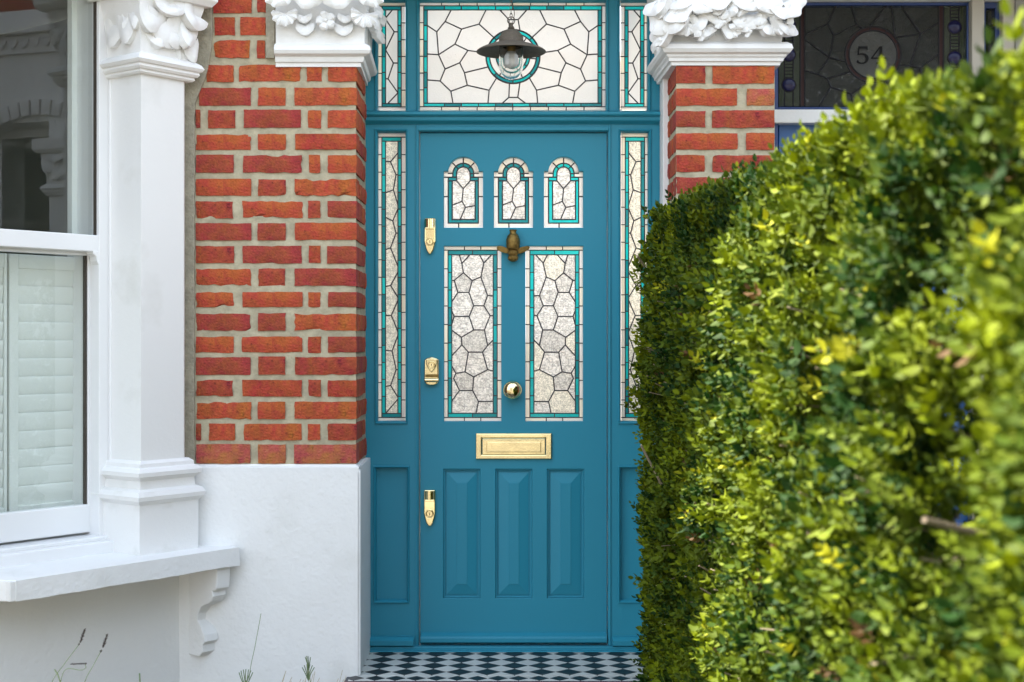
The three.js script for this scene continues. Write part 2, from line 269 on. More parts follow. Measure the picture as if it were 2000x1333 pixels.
{
  const pier = thing('brick_pier', 'orange red brick pier between the blue door and the white bay window', 'pier');
  mesh('mortar', [box(X(362, PIER), -0.572, Y(912, PIER), 3.2, 0.0, PIER - 0.010, 0), mortarFace(X(362, PIER), -0.5665, Y(912, PIER), Y(-20, PIER), PIER - 0.0068)], M.mortar, pier);
  const A = [[381, 489.5], [503.5, 556.5], [575, 697]], B = [[381, 456], [472.5, 590], [602, 626], [639.5, 697]], B2 = [[381, 391], [407, 459], [475, 588], [601, 626], [640, 697]];
  const spec = { 0: [[415, 490], [502, 518]], 1: [[417, 457], [468.5, 518]], 2: [[416, 489], [502, 518]], 3: [[402, 455], [467, 586], [600, 627], [640, 698]], 4: [[387, 490], [503, 557], [576, 698]], 5: B2, 19: B2 };
  const tones = { '3': [2, 2, 0, 2], '4': [3, 0, 2], '5': [3, 1, 3, 0, 2], '6': [0, 0, 4], '7': [3, 3, 0, 0], '8': [0, 1, 2], '9': [1, 0, 1, 3], '10': [3, 3, 0], '11': [1, 3, 4, 3], '12': [0, 1, 3], '13': [0, 0, 0, 3], '14': [3, 3, 2], '15': [0, 0, 4, 3], '16': [3, 1, 1], '17': [1, 4, 1, 4], '18': [2, 0, 2], '19': [3, 2, 2, 2, 1], '20': [5, 5, 5] };
  const roughs = { '8': { 2: 2.2 }, '9': { 1: 2.2 }, '14': { 2: 2 }, '3': { 1: 1.6, 2: 2 }, '6': { 0: 1.6 } };
  ROWS.forEach(([a, b], i) => {
    const r = rng(i + 70), list = spec[i] || (i % 2 === 0 ? A : B);
    list.forEach(([p0, p1], k) => {
      const last = k === list.length - 1 && i > 2, d = last ? (i % 2 === 0 ? 0.104 : 0.21) : 0.1;
      layBrick(pier, p0 - (k ? 1 : 0) + (k ? r() * 2.4 - 1.2 : 0), p1 + (last ? 0 : r() * 2.4 - 0.4), a - 1.2 + r() * 1.4 - 0.7, b + 1.2 + r() * 1.4 - 0.7, i * 10 + k + 1, { depth: d, tone: tones[i]?.[k], rough: roughs[i]?.[k] });
    });
    if (i > 2) {   // bricks of the return face behind the corner brick
      let z1 = PIER - (i % 2 === 0 ? 0.104 : 0.21) - 0.016; let k = 0;
      for (const len of i % 2 === 0 ? [0.2, 0.2] : [0.1, 0.2]) {
        const z0 = Math.max(0.03, z1 - len); if (z1 - z0 < 0.03) break;
        const g = brickGeo(z1 - z0, Y(a, PIER) - Y(b, PIER), 0.06, i * 31 + k, 0.7); g.rotateY(Math.PI / 2);
        const m = mesh('brick', boxUV(g), M.bricks[(i * 3 + k) % 5], pier); m.position.set(-0.5645 - 0.03, (Y(a, PIER) + Y(b, PIER)) / 2, (z0 + z1) / 2);
        z1 = z0 - 0.016; k++;
      }
    }
  });
}
{
  const pier = thing('brick_pier', 'red brick pier rising out of the hedge between two front doors', 'pier');
  const xl = 0.594, xr = X(1515, PIER);
  mesh('mortar', [box(xl + 0.006, xr - 0.004, -0.2, 3.2, 0.0, PIER - 0.010, 0), mortarFace(xl + 0.002, xr - 0.002, Y(930, PIER), Y(100, PIER), PIER - 0.0068)], M.mortar, pier);
  for (let i = 0; i < 18; i++) {
    const a = 129.5 + i * 43.3, b = a + 33, odd = i % 2 === 0, r = rng(i + 300);
    const list = odd ? [[1320, 1378], [1391, 1514]] : [[1320, 1441], [1457, 1514]];
    list.forEach(([p0, p1], k) => layBrick(pier, p0 + (k ? r() * 3 - 1.5 : 0), p1 + (k ? 0 : r() * 3 - 1.5), a - 0.8 + r() * 1.6 - 0.8, b + 0.8 + r() * 1.6 - 0.8, 400 + i * 4 + k, { depth: k ? 0.1 : (odd ? 0.21 : 0.104), tone: [[1, 2], [0, 5], [3, 1], [0, 0], [4, 1], [3, 3]][i % 6][k] }));
    let z1 = PIER - (odd ? 0.21 : 0.104) - 0.016, k = 0;
    for (const len of odd ? [0.1] : [0.2]) {
      const z0 = Math.max(0.10, z1 - len), g = brickGeo(z1 - z0, Y(a, PIER) - Y(b, PIER), 0.06, i * 37 + k + 900, 0.7); g.rotateY(Math.PI / 2);
      const m = mesh('brick', boxUV(g), M.bricks[(i * 3 + 1) % 5], pier); m.position.set(xl + 0.03, (Y(a, PIER) + Y(b, PIER)) / 2, (z0 + z1) / 2); k++;
    }
  }
  mesh('reveal_board', box(0.576, 0.60, 0.0, 2.85, 0.012, 0.13, 0.004), M.white, pier);
}

// ---------------------------------------------------------------- cement fillets beside the bricks
{
  const z = PIER, P = ([x, y]) => [X(x, z), Y(y, z)];
  const r = rng(55), right = []; for (let y = 905; y >= -20; y -= 14) { const bx = y > 205 ? 380 : y > 150 ? 380 + (205 - y) * 0.4 : y > 90 ? 402 + (150 - y) * 0.21 : 414.5; right.push([bx + (r() - 0.5) * 2.2, y]); }
  const f = mesh('cement_fillet', extrude([[345, 905], ...right, [345, -20]].map(P).reverse(), 0.03, z - 0.022, 0.003), M.cement);
  tag(f, 'grey cement strip filling the gap beside the white bay pillar', 'cement strip');
  const s = []; for (let y = 114; y >= -20; y -= 12) s.push([519 + (r() - 0.5) * 1.6, y]);
  const f2 = mesh('cement_fillet', extrude([...s, [537, -20], [536, 114]].map(P).reverse(), 0.024, z - 0.02, 0.003), M.cement);
  tag(f2, 'short grey cement strip between bricks and the rosette capital', 'cement strip');
}

// ---------------------------------------------------------------- rendered plinth under the left pier
{
  const z = 0.415, plinth = thing('plinth', 'smooth white rendered plinth below the brick pier beside the door', 'plinth');
  const top = Y(906, z), xr = -0.549, g = new THREE.PlaneGeometry(1, 1, 60, 60), p = g.attributes.position, x0 = -1.6;
  for (let i = 0; i < p.count; i++) { const u = p.getX(i) + 0.5, v = p.getY(i) + 0.5, x = x0 + (xr - 0.008 - x0) * u, y = GROUND + (top - 0.03 - GROUND) * v; p.setXYZ(i, x, y, z + (fbm(x * 5 + 20, y * 5 + 20, 1000, 17, 4) - 0.5) * 0.006); }
  g.computeVertexNormals(); boxUV(g);
  mesh('body', [box(-1.6, xr - 0.004, GROUND, top - 0.012, 0.0, z - 0.005, 0.004), g, sweep([[x0, z - 0.005], [xr, z - 0.005], [xr - 0.013, 0.01]], [[-0.02, GROUND], [0.0, GROUND], [0.0, top - 0.032], [-0.004, top - 0.02], [-0.016, top - 0.004], [-0.03, top]], 0.3)], M.render, plinth);
}

// ---------------------------------------------------------------- sculpted capitals
function lobe(rx, ry, bulge, ridges = 0, scal = 0.06, curl = 0, nt = 40, skirt = 0.03) {
  const nr = 8, pos = [], idx = [];
  for (let j = 0; j <= nr + 1; j++) for (let i = 0; i < nt; i++) {
    const th = i / nt * Math.PI * 2, rho = Math.min(1, j / nr), sc = 1 + scal * (ridges ? Math.abs(Math.cos(ridges * th / 2)) - 0.5 : 0) * rho * rho;
    const x = rx * rho * Math.cos(th) * sc, y = ry * rho * Math.sin(th) * sc;
    let z = bulge * (1 - Math.pow(rho, 2.6)) + (ridges ? 0.10 * bulge * Math.cos(ridges * th) * rho * rho : 0) + curl * (rho * Math.sin(th)) * Math.abs(rho * Math.sin(th));
    if (j > nr) z -= skirt; pos.push(x * (j > nr ? 0.93 : 1), y * (j > nr ? 0.93 : 1), z);
  }
  for (let j = 0; j <= nr; j++) for (let i = 0; i < nt; i++) { const a = j * nt + i, b = j * nt + (i + 1) % nt; if (j) idx.push(a, a + nt, b); idx.push(b, a + nt, b + nt); }
  const g = new THREE.BufferGeometry(); g.setAttribute('position', new THREE.Float32BufferAttribute(pos, 3)); g.setIndex(idx);
  return boxUV(toCreasedNormals(g, 1.2));
}
// fan of ribs spreading downwards from the origin, scalloped along its lower edge: the rolled-over tip of a carved leaf
function shell(w, h, bulge, n = 7, scal = 0.09, lift = 0.3, skirt = 0.02) {
  const nr = 9, nt = n * 6, pos = [], idx = [], A = 1.95;
  for (let j = 0; j <= nr + 1; j++) for (let i = 0; i <= nt; i++) {
    const u = i / nt * 2 - 1, ph = u * A, rho = Math.min(1, j / nr), c = Math.cos(u * n * Math.PI / 1.0);
    const rr = rho * (1 + scal * c * rho * rho), edge = Math.cos(u * Math.PI / 2);
    let z = bulge * (Math.sin(rho * 2.4) * (0.35 + 0.65 * edge) + lift * rho * rho * edge) + 0.20 * bulge * c * Math.min(1, rho * 1.4);
    if (j > nr) z -= skirt;
    pos.push(w * Math.sin(ph) * rr * (j > nr ? 0.94 : 1), (0.35 - Math.cos(ph) * rr) * h * (j > nr ? 0.97 : 1), z);
  }
  for (let j = 0; j <= nr; j++) for (let i = 0; i < nt; i++) { const a = j * (nt + 1) + i, b = a + nt + 1; if (j) idx.push(a, b, a + 1); idx.push(a + 1, b, b + 1); }
  const g = new THREE.BufferGeometry(); g.setAttribute('position', new THREE.Float32BufferAttribute(pos, 3)); g.setIndex(idx);
  return boxUV(toCreasedNormals(g, 0.6));
}
function put(g, x, y, z, rz = 0, ry = 0, rx = 0) { g.rotateX(rx); g.rotateZ(rz); g.rotateY(ry); g.translate(x, y, z); return boxUV(g); }
function rosette(R) {
  const gs = [];
  for (let k = 0; k < 5; k++) { const a = k / 5 * Math.PI * 2 + 0.3, g = lobe(R * 0.46, R * 0.5, R * 0.34, 2, 0.1, R * 0.12, 24, R * 0.4); g.rotateX(0.25); g.translate(0, R * 0.52, 0); g.rotateZ(a); gs.push(g); }
  gs.push(lobe(R * 0.24, R * 0.24, R * 0.42, 0, 0, 0, 20, R * 0.4)); return gs;
}
{
  const z = 0.45, cap = thing('pier_capital', 'white plaster capital with a five petalled rosette and shell leaves', 'capital');
  const yb = Y(129, 0.42), y = (py) => Y(py, z), f = PIER - 0.012;
  mesh('moulding', sweep([[X(534, z), f], [-0.566, f], [-0.58, 0.02]], [[-0.05, yb], [0.018, yb], [0.018, yb + 0.014], [0.026, yb + 0.016], [0.030, yb + 0.026], [0.030, yb + 0.034], [0.036, yb + 0.036], [0.050, yb + 0.042], [0.056, yb + 0.054], [0.052, yb + 0.068], [0.036, yb + 0.080], [-0.05, yb + 0.084]], 0.45), M.plaster, cap);
  mesh('bell', sweep([[X(536, z), f], [-0.570, f], [-0.584, 0.02]], [[-0.05, yb + 0.075], [0.036, yb + 0.078], [0.036, yb + 0.12], [0.040, yb + 0.18], [0.052, yb + 0.25], [0.060, yb + 0.30], [0.060, yb + 0.42], [-0.05, yb + 0.42]], 0.5), M.plaster, cap);
  const at = (px, py, dz = 0) => [X(px, z), y(py), z + dz];
  mesh('rosette', rosette(0.036).map((g) => put(g, ...at(637, 42, 0.012))), M.plaster, cap);
  const L = (name, px, py, g, rz, ryy = 0, dz = 0, rxx = 0) => mesh(name, put(g, ...at(px, py, dz), rz, ryy, rxx), M.plaster, cap);
  L('shell_leaf', 557, 36, shell(0.046, 0.046, 0.020, 7, 0.05), 0.08, 0, 0.004, 0.1);
  L('shell_leaf', 708, 37, shell(0.050, 0.048, 0.020, 7, 0.05), -0.1, 0.45, 0.0, 0.1);
  L('leaf', 556, -2, shell(0.062, 0.044, 0.024, 5, 0.06), 0.5, 0, 0.026, 0.2);
  L('leaf', 602, 2, shell(0.056, 0.052, 0.026, 3, 0.05), -0.25, 0, 0.028, 0.2);
  L('leaf', 665, 2, shell(0.060, 0.052, 0.026, 3, 0.05), 0.25, 0, 0.028, 0.2);
  L('leaf', 715, -2, shell(0.060, 0.044, 0.024, 5, 0.06), -0.4, 0.4, 0.024, 0.2);
  L('leaf_tip', 594, 36, shell(0.028, 0.026, 0.010, 3, 0.03), 0.04, 0, -0.004);
  L('leaf_tip', 674, 36, shell(0.028, 0.026, 0.010, 3, 0.03), -0.04, 0, -0.004);
  L('leaf_tip', 595, 56, shell(0.034, 0.034, 0.010, 3, 0.03), 0.03, 0, -0.012);
  L('leaf_tip', 670, 57, shell(0.034, 0.034, 0.010, 3, 0.03), -0.03, 0, -0.012);
  const side = (zc, py, g, rz = 0) => mesh('side_leaf', put(g, -0.545 + 0.03, y(py), zc, rz, 1.35), M.plaster, cap);
  side(0.36, 30, shell(0.05, 0.05, 0.022, 5, 0.06), 0.2); side(0.24, 34, shell(0.05, 0.055, 0.02, 5, 0.06)); side(0.12, 30, shell(0.05, 0.05, 0.02, 5, 0.06), -0.2); side(0.30, 0, shell(0.06, 0.05, 0.028, 3, 0.05)); side(0.17, 0, shell(0.06, 0.05, 0.028, 3, 0.05));
  L('leaf', 633, -14, shell(0.044, 0.046, 0.024, 5, 0.06), 0, 0, 0.046, 0.2);
}
{
  const z = 0.45, cap = thing('pier_capital', 'white plaster capital of tangled curling leaves on the pier by the hedge', 'capital');
  const yb = Y(126, 0.42), y = (py) => Y(py, z), f = PIER - 0.012;
  const prof = [[-0.05, yb], [0.016, yb], [0.018, yb + 0.012], [0.026, yb + 0.014], [0.028, yb + 0.024], [0.034, yb + 0.030], [0.036, yb + 0.036], [0.048, yb + 0.042], [0.056, yb + 0.054], [0.052, yb + 0.070], [0.038, yb + 0.080], [-0.05, yb + 0.082]];
  const path = [[0.580, 0.02], [0.594, f], [X(1515, PIER), f], [X(1515, PIER), 0.02]];
  mesh('moulding', sweep(path, prof, 0.45), M.plaster, cap);
  mesh('bell', sweep(path, [[-0.05, yb + 0.075], [0.02, yb + 0.078], [0.028, yb + 0.13], [0.036, yb + 0.19], [0.046, yb + 0.25], [0.055, yb + 0.30], [0.055, yb + 0.42], [-0.05, yb + 0.42]], 0.5), M.plaster, cap);
  const r = rng(77);
  for (const [zc, py, w, h, rz] of [[0.36, 46, 0.05, 0.06, 0.3], [0.24, 40, 0.05, 0.06, -0.2], [0.12, 46, 0.05, 0.06, 0.1], [0.30, 8, 0.06, 0.06, 0], [0.16, 8, 0.06, 0.06, 0.2], [0.30, 70, 0.03, 0.04, 0]]) mesh('side_leaf', put(shell(w, h, 0.026, 4, 0.08), 0.594 - 0.028, y(py), zc, rz, -1.4), M.plaster, cap);
  const leaves = [[1300, 42, 0.05, 0.06, 0.03, -0.7, -0.5], [1322, 30, 0.04, 0.055, 0.03, 0.5, 0], [1345, 50, 0.024, 0.04, 0.02, -0.25, 0], [1358, 44, 0.05, 0.04, 0.03, 0.7, 0], [1378, 60, 0.03, 0.026, 0.016, 0.2, 0], [1405, 36, 0.034, 0.028, 0.03, 0, 0], [1400, 10, 0.036, 0.04, 0.035, 0.2, 0], [1428, 58, 0.026, 0.036, 0.02, -0.3, 0], [1448, 40, 0.04, 0.034, 0.03, -0.6, 0], [1454, 54, 0.026, 0.022, 0.02, 0.3, 0], [1478, 36, 0.034, 0.03, 0.028, 0.4, 0], [1500, 52, 0.03, 0.04, 0.022, -0.4, 0.2], [1527, 50, 0.044, 0.04, 0.03, -0.5, 0.6], [1536, 20, 0.05, 0.036, 0.034, 0.6, 0.5], [1455, 10, 0.05, 0.03, 0.032, -0.3, 0], [1330, 8, 0.05, 0.04, 0.034, 0.3, -0.1], [1288, 14, 0.04, 0.045, 0.03, 0.5, -0.7], [1365, 10, 0.04, 0.04, 0.028, -0.5, 0], [1497, 12, 0.036, 0.04, 0.03, 0.2, 0.2], [1425, 24, 0.03, 0.03, 0.03, 0.9, 0], [1292, 70, 0.03, 0.04, 0.018, 0.2, -0.8]];
  leaves.forEach(([px, py, rx, ry, b, rz, ryy]) => mesh('curled_leaf', [put(shell(rx * 1.5, ry * 1.5, b * 0.85, 3 + Math.floor(r() * 2), 0.075, 0.2 + 0.6 * r(), 0.03), X(px, z), y(py), z - 0.012 + 0.030 * (62 - py) / 62 + r() * 0.014, rz, ryy, (r() - 0.6) * 0.6), put(shell(rx * 0.8, ry * 0.75, b * 0.6, 3, 0.08), X(px + 9 * (r() - 0.5) * 2, z), y(py + 9), z + 0.006 + 0.024 * (62 - py) / 62, rz + 1.2, ryy, 0.3)], M.plaster, cap));
}

// ---------------------------------------------------------------- bay window, canted side: its own axes are x along the wall to the right, z outward
const TH = 52.3 * Math.PI / 180, BAY0 = V(-0.983, 0, 0.456), bn = [Math.sin(TH), Math.cos(TH)], bx = [Math.cos(TH), -Math.sin(TH)];
function loc(px, py, off) {      // photo pixel -> [x, y] on the plane parallel to the canted wall, off metres behind the sill's front edge
  const dx = (px - 1000) / FP, dy = (666.5 - py) / FP, c = BAY0.x * bn[0] + BAY0.z * bn[1] - off;
  const t = (c - DIST * bn[1]) / (dx * bn[0] - bn[1]);
  const wx = dx * t, wz = DIST - t; return [(wx - BAY0.x) * bx[0] + (wz - BAY0.z) * bx[1], EYE + dy * t];
}
const lx = (px, off) => loc(px, 600, off)[0], ly = (px, py, off) => loc(px, py, off)[1];
function bayThing(name, label, cat, group) { const o = thing(name, label, cat, group, BAY0); o.rotation.y = TH; return o; }
const neighbour = [];
const SILLY = EYE - 0.739, XC = -0.897;    // sill top; local x of the bay's outer corner
const HEAD = 2.62;
{
  // body of the bay: low wall, frieze and upper storey
  const bay = bayThing('bay_wall', 'white rendered wall of the canted bay below the window sill', 'wall'); neighbour.push(bay);
  const plan = (off, y0, y1, mat, name, bev = 0, fwd = 0) => {   // solid of the bay's plan set back by off
    const w = (p) => [(p[0] - BAY0.x) * bx[0] + (p[1] - BAY0.z) * bx[1], (p[0] - BAY0.x) * bn[0] + (p[1] - BAY0.z) * bn[1]];
    const a = [BAY0.x - bn[0] * off, BAY0.z - bn[1] * off], tx = -bx[0], tz = -bx[1];
    const k0 = (0.02 - a[1]) / tz, p0 = [a[0] + tx * k0, 0.02], zf = 1.166 - off + fwd, k1 = (zf - a[1]) / tz, p1 = [a[0] + tx * k1, zf], p2 = [p1[0] - 1.5, zf], p3 = [p2[0] - (p0[0] - p1[0]), 0.02];
    const g = extrude([p0, p1, p2, p3].map(w).map(([x, z]) => [x, -z]), y1 - y0, 0, bev); g.rotateX(-Math.PI / 2); g.translate(0, y0, 0);
    return mesh(name, boxUV(g), mat, bay);
  };
  plan(0.20, GROUND, SILLY - 0.02, M.render, 'low_wall', 0, 0.16);
  plan(0.16, HEAD, 3.06, M.white, 'wall_band'); plan(0.13, 3.06, 3.18, M.plaster, 'frieze', 0.004); plan(0.08, 3.18, 3.23, M.white, 'cornice', 0.008); plan(0.13, 3.23, 3.34, M.white, 'parapet', 0.01);
  plan(0.20, 3.34, 5.3, M.bricks[1], 'upper_wall'); plan(-0.12, 5.3, 5.42, M.white, 'eaves', 0.01); plan(0.0, 5.42, 5.7, M.slate, 'roof');
  for (let k = 0; k < 9; k++) { const g = shell(0.032, 0.05, 0.02, 5, 0.08); mesh('frieze_leaf', put(g, -0.08 - k * 0.085, 3.125, -0.128), M.plaster, bay); }
  // carved arch over the canted window
  const ax = -0.42, ay = HEAD - 0.62, R0 = 0.66, N = 11;
  for (let k = 0; k < N; k++) { const t0 = Math.PI / 2 - 0.62 + 1.24 * k / N + 0.008, t1 = t0 + 1.24 / N - 0.016, P = (r, t) => [ax + r * Math.cos(t), ay + r * Math.sin(t)]; mesh('arch_stone', extrude([P(R0, t0), P(R0 + 0.10, t0), P(R0 + 0.10, t1), P(R0, t1)], 0.14, -0.26, 0.008), M.plaster, bay); }
  // front of the bay at window level (beyond the picture's edge): corner pier and shutters
  const zf = 1.166 - 0.16;
  const inner = (p) => V((p[0] - BAY0.x) * bx[0] + (p[1] - BAY0.z) * bx[1], 0, (p[0] - BAY0.x) * bn[0] + (p[1] - BAY0.z) * bn[1]);
  const q = inner([-2.75, zf - 0.04]); const g = box(-0.75, 0.75, SILLY, HEAD, -0.04, 0.04, 0); g.rotateY(-TH); g.translate(q.x, 0, q.z); mesh('front_shutter', boxUV(g), M.white, bay);
  const q2 = inner([-2.02, zf - 0.08]); const g2 = box(-0.10, 0.10, SILLY, HEAD, -0.12, 0.12, 0.01); g2.rotateY(-TH * 0.5); g2.translate(q2.x, 0, q2.z); mesh('corner_pier', boxUV(g2), M.white, bay);
}
{
  const sill = bayThing('window_sill', 'thick white painted sill projecting under the bay window', 'sill'); neighbour.push(sill);
  const t = 0.066, seg = 40, slab = new THREE.BoxGeometry(-XC + 0.008, t, 0.30, seg, 1, 6), p = slab.attributes.position;
  slab.translate((XC + 0.008) / 2, SILLY - t / 2, -0.15);
  for (let i = 0; i < p.count; i++) { const x = p.getX(i), z = p.getZ(i), y = p.getY(i), top = y > SILLY - t / 2; p.setY(i, y + (top ? -0.03 * (z + 0.30) * 0.25 : (fbm(x * 14 + 30, 3, 1000, 5, 3) - 0.5) * 0.006)); if (z > -0.001) p.setZ(i, z + (fbm(x * 9 + 50, y * 20 + 50, 1000, 8, 3) - 0.5) * 0.006 - (top ? 0.004 : 0)); }
  mesh('slab', boxUV(toCreasedNormals(slab, 0.7)), M.render, sill);
  mesh('front_slab', box(-1.66 * 0 + XC - 0.02, XC + 0.001, SILLY - t, SILLY - 0.002, -0.30, -0.001, 0.004), M.render, sill);
  const w2 = (p) => [(p[0] - BAY0.x) * bx[0] + (p[1] - BAY0.z) * bx[1], (p[0] - BAY0.x) * bn[0] + (p[1] - BAY0.z) * bn[1]];
  const gf = extrude([[-1.531, 1.166], [-3.0, 1.166], [-3.0, 0.90], [-1.64, 0.90]].map(w2).map(([x, z]) => [x, -z]), t, 0, 0.003); gf.rotateX(-Math.PI / 2); gf.translate(0, SILLY - t, 0);
  mesh('front_sill', boxUV(gf), M.render, sill);
  // scrolled bracket: side profile in (out, y), thickness along the wall
  const sy = SILLY - t, prof = [[-0.22, 0], [-0.025, 0], [-0.018, -0.012], [-0.022, -0.075], [-0.032, -0.084], [-0.045, -0.086], [-0.040, -0.105], [-0.052, -0.124], [-0.068, -0.135], [-0.085, -0.140], [-0.108, -0.152], [-0.122, -0.175], [-0.124, -0.200], [-0.106, -0.220], [-0.088, -0.248], [-0.084, -0.272], [-0.098, -0.286], [-0.098, -0.312], [-0.118, -0.330], [-0.24, -0.330]];
  const g = extrude(prof.map(([z, y]) => [z, y]), 0.062, -0.031, 0.005, [], 3); g.rotateY(-Math.PI / 2); g.translate(-0.050, sy, 0);
  mesh('bracket', boxUV(g), M.render, sill);
}
{
  const pil = bayThing('bay_pillar', 'square white pillar with leafy capital between brickwork and sash window', 'pillar'); neighbour.push(pil);
  const o = 0.135, x0 = lx(275, o), x1 = x0 + 0.205, zb = -0.36;           // shaft: front face from x0 to x1
  const yb = SILLY, path = [[x0, zb], [x0, -o], [x1, -o], [x1, zb]];
  mesh('shaft', [extrude([[x0, -zb], [x0, o], [x1 - 0.018, o], [x1, o + 0.018], [x1, -zb]].reverse(), HEAD + 0.02 - yb, 0, 0.004).rotateX(-Math.PI / 2).translate(0, yb, 0)].map((g) => boxUV(g)), M.white, pil);
  const bh = ly(283, 985, 0.115) - yb, h2 = ly(283, 905, 0.12) - yb;
  mesh('base', sweep(path, [[-0.02, yb - 0.004], [0.026, yb - 0.004], [0.026, yb + bh - 0.004], [0.030, yb + bh], [0.043, yb + bh + 0.012], [0.045, yb + bh + 0.026], [0.036, yb + bh + 0.042], [0.018, yb + bh + 0.050], [0.016, yb + bh + 0.078], [0.022, yb + bh + 0.084], [0.035, yb + bh + 0.094], [0.036, yb + bh + 0.108], [0.026, yb + bh + 0.120], [0.016, yb + bh + 0.124], [0.014, yb + h2 - 0.004], [0.002, yb + h2 + 0.006], [-0.02, yb + h2 + 0.006]], 0.4), M.plaster, pil);
  const cy = ly(275, 142, 0.12);     // underside of the capital's mouldings
  mesh('neck_moulding', sweep(path, [[-0.02, cy], [0.012, cy], [0.018, cy + 0.006], [0.016, cy + 0.014], [0.024, cy + 0.016], [0.030, cy + 0.024], [0.028, cy + 0.032], [0.036, cy + 0.036], [0.042, cy + 0.046], [0.034, cy + 0.060], [0.016, cy + 0.072], [-0.02, cy + 0.074]], 0.45), M.plaster, pil);
  mesh('bell', sweep(path, [[-0.02, cy + 0.06], [0.010, cy + 0.062], [0.012, cy + 0.12], [0.024, cy + 0.20], [0.04, cy + 0.26], [0.04, cy + 0.34], [-0.02, cy + 0.34]], 0.5), M.plaster, pil);
  mesh('abacus', sweep(path, [[-0.02, cy + 0.265], [0.06, cy + 0.27], [0.075, cy + 0.29], [0.075, cy + 0.36], [-0.02, cy + 0.36]], 0.5), M.plaster, pil);
  const r = rng(31), zf = -o;
  for (const [u, v, w, h, rz, dz] of [[0.02, 0.20, 0.05, 0.075, -0.25, 0.035], [0.085, 0.17, 0.06, 0.085, 0.15, 0.03], [0.125, 0.15, 0.05, 0.06, -0.7, 0.03], [0.175, 0.16, 0.034, 0.075, -0.45, 0.04], [0.19, 0.22, 0.05, 0.05, -0.7, 0.05], [0.10, 0.24, 0.06, 0.04, 0.2, 0.05], [0.05, 0.13, 0.03, 0.05, 0.3, 0.02], [0.15, 0.11, 0.014, 0.05, 0.2, 0.012], [0.205, 0.11, 0.03, 0.05, 0.2, 0.02]])
    mesh('leaf', put(shell(w * 1.25, h * 1.2, 0.022, 2, 0.04, 0.2, 0.03), x0 + u, cy + v, zf + dz - 0.012, rz, 0.05, (r() - 0.6) * 0.5), M.plaster, pil);
  for (const [u, v, w, h, rz] of [[0.05, 0.17, 0.05, 0.085, 0.1], [0.055, 0.19, 0.02, 0.045, 0], [0.12, 0.16, 0.05, 0.075, -0.1], [0.01, 0.2, 0.03, 0.07, 0.3]])
    mesh('leaf', put(shell(w * 1.1, h * 1.15, 0.018, 2, 0.04, 0.2, 0.03), x0 - 0.016, cy + v, zf - u, rz, -Math.PI / 2, 0), M.plaster, pil);
}
{
  const win = bayThing('sash_window', 'white framed sash window with small curved horns beside the bay pillar', 'window'); neighbour.push(win);
  const WL = lx(-60, 0.30), F = 0.30, xr = lx(229, F), y0 = ly(120, 1062, F);
  const xi = lx(215, F);
  mesh('box_frame', [box(xi, xr + 0.02, y0, HEAD, -0.50, -F, 0.004), box(lx(197, F), xi, y0, HEAD, -0.50, -F - 0.012, 0.003), box(WL - 0.04, xr, HEAD - 0.02, HEAD + 0.02, -0.5, -F, 0.003), box(WL - 0.06, WL, y0, HEAD, -0.5, -F, 0.004)], M.upvc, win);
  mesh('sub_sill', [box(WL, xr + 0.012, y0 - 0.05, y0 - 0.006, -0.52, -F + 0.045, 0.006), box(WL, xr - 0.004, y0 - 0.008, y0 + 0.008, -0.5, -F + 0.012, 0.005)], M.upvc, win);
  // upper sash (outer)
  const U = 0.318, ux1 = lx(198, U), ug = lx(193, U), uy0 = ly(100, 487, U), uyg = ly(100, 453.5, U), xl = WL - 0.01, ul = WL + 0.035;
  const us = mesh('upper_sash', [box(ug, ux1, uy0, HEAD - 0.02, -U - 0.04, -U, 0.003), box(xl, ux1 - 0.001, uy0, uyg, -U - 0.04, -U + 0.001, 0.004), box(xl, ul, uy0, HEAD - 0.02, -U - 0.04, -U, 0.003), box(xl, ux1, HEAD - 0.07, HEAD - 0.02, -U - 0.041, -U - 0.001, 0.003)], M.upvc, win);
  const ugl = mesh('glass', box((ul - ug) / 2 - 0.004, (ug - ul) / 2 + 0.004, uyg - 0.004, HEAD - 0.06, -0.0005, 0.0005, 0), M.glass, us); ugl.position.set((ul + ug) / 2, 0, -U - 0.021); ugl.rotation.y = 0.036;
  mesh('gasket', [box(ug - 0.007, ug, uyg, HEAD - 0.07, -U - 0.024, -U - 0.008, 0)], M.keyhole, us);
  // horn under the meeting rail
  const hx = lx(206, U), hs = [[0, 0], [-0.056, 0], [-0.054, -0.010], [-0.042, -0.018], [-0.040, -0.034], [-0.032, -0.048], [-0.016, -0.056], [-0.013, -0.066], [0, -0.068]];
  mesh('sash_horn', extrude(hs.map(([x, y]) => [hx + x, uy0 + y + 0.002]), 0.040, -U - 0.036, 0.002), M.upvc, us);
  // lower sash (inner)
  const Lo = 0.365, lx1 = lx(203, Lo), lg = lx(172, Lo), lyt = ly(100, 488, Lo), lygt = ly(90, 495, Lo), lygb = ly(90, 994.5, Lo), lyb = ly(100, 1050, Lo);
  const ls = mesh('lower_sash', [box(lg, lx1, lyb, lyt, -Lo - 0.04, -Lo, 0.004), box(xl, lx1, lyb + 0.001, lygb, -Lo - 0.04, -Lo + 0.001, 0.005), box(xl, lx1, lygt, lyt + 0.02, -Lo - 0.04, -Lo + 0.001, 0.004), box(xl, ul, lyb, lyt, -Lo - 0.04, -Lo, 0.004)], M.upvc, win);
  mesh('glass', box(ul - 0.004, lg + 0.004, lygb - 0.004, lygt + 0.004, -Lo - 0.0215, -Lo - 0.0205, 0), M.glass, ls);
  mesh('gasket', [box(lg - 0.006, lg, lygb, lygt, -Lo - 0.024, -Lo - 0.008, 0)], M.keyhole, ls);
}
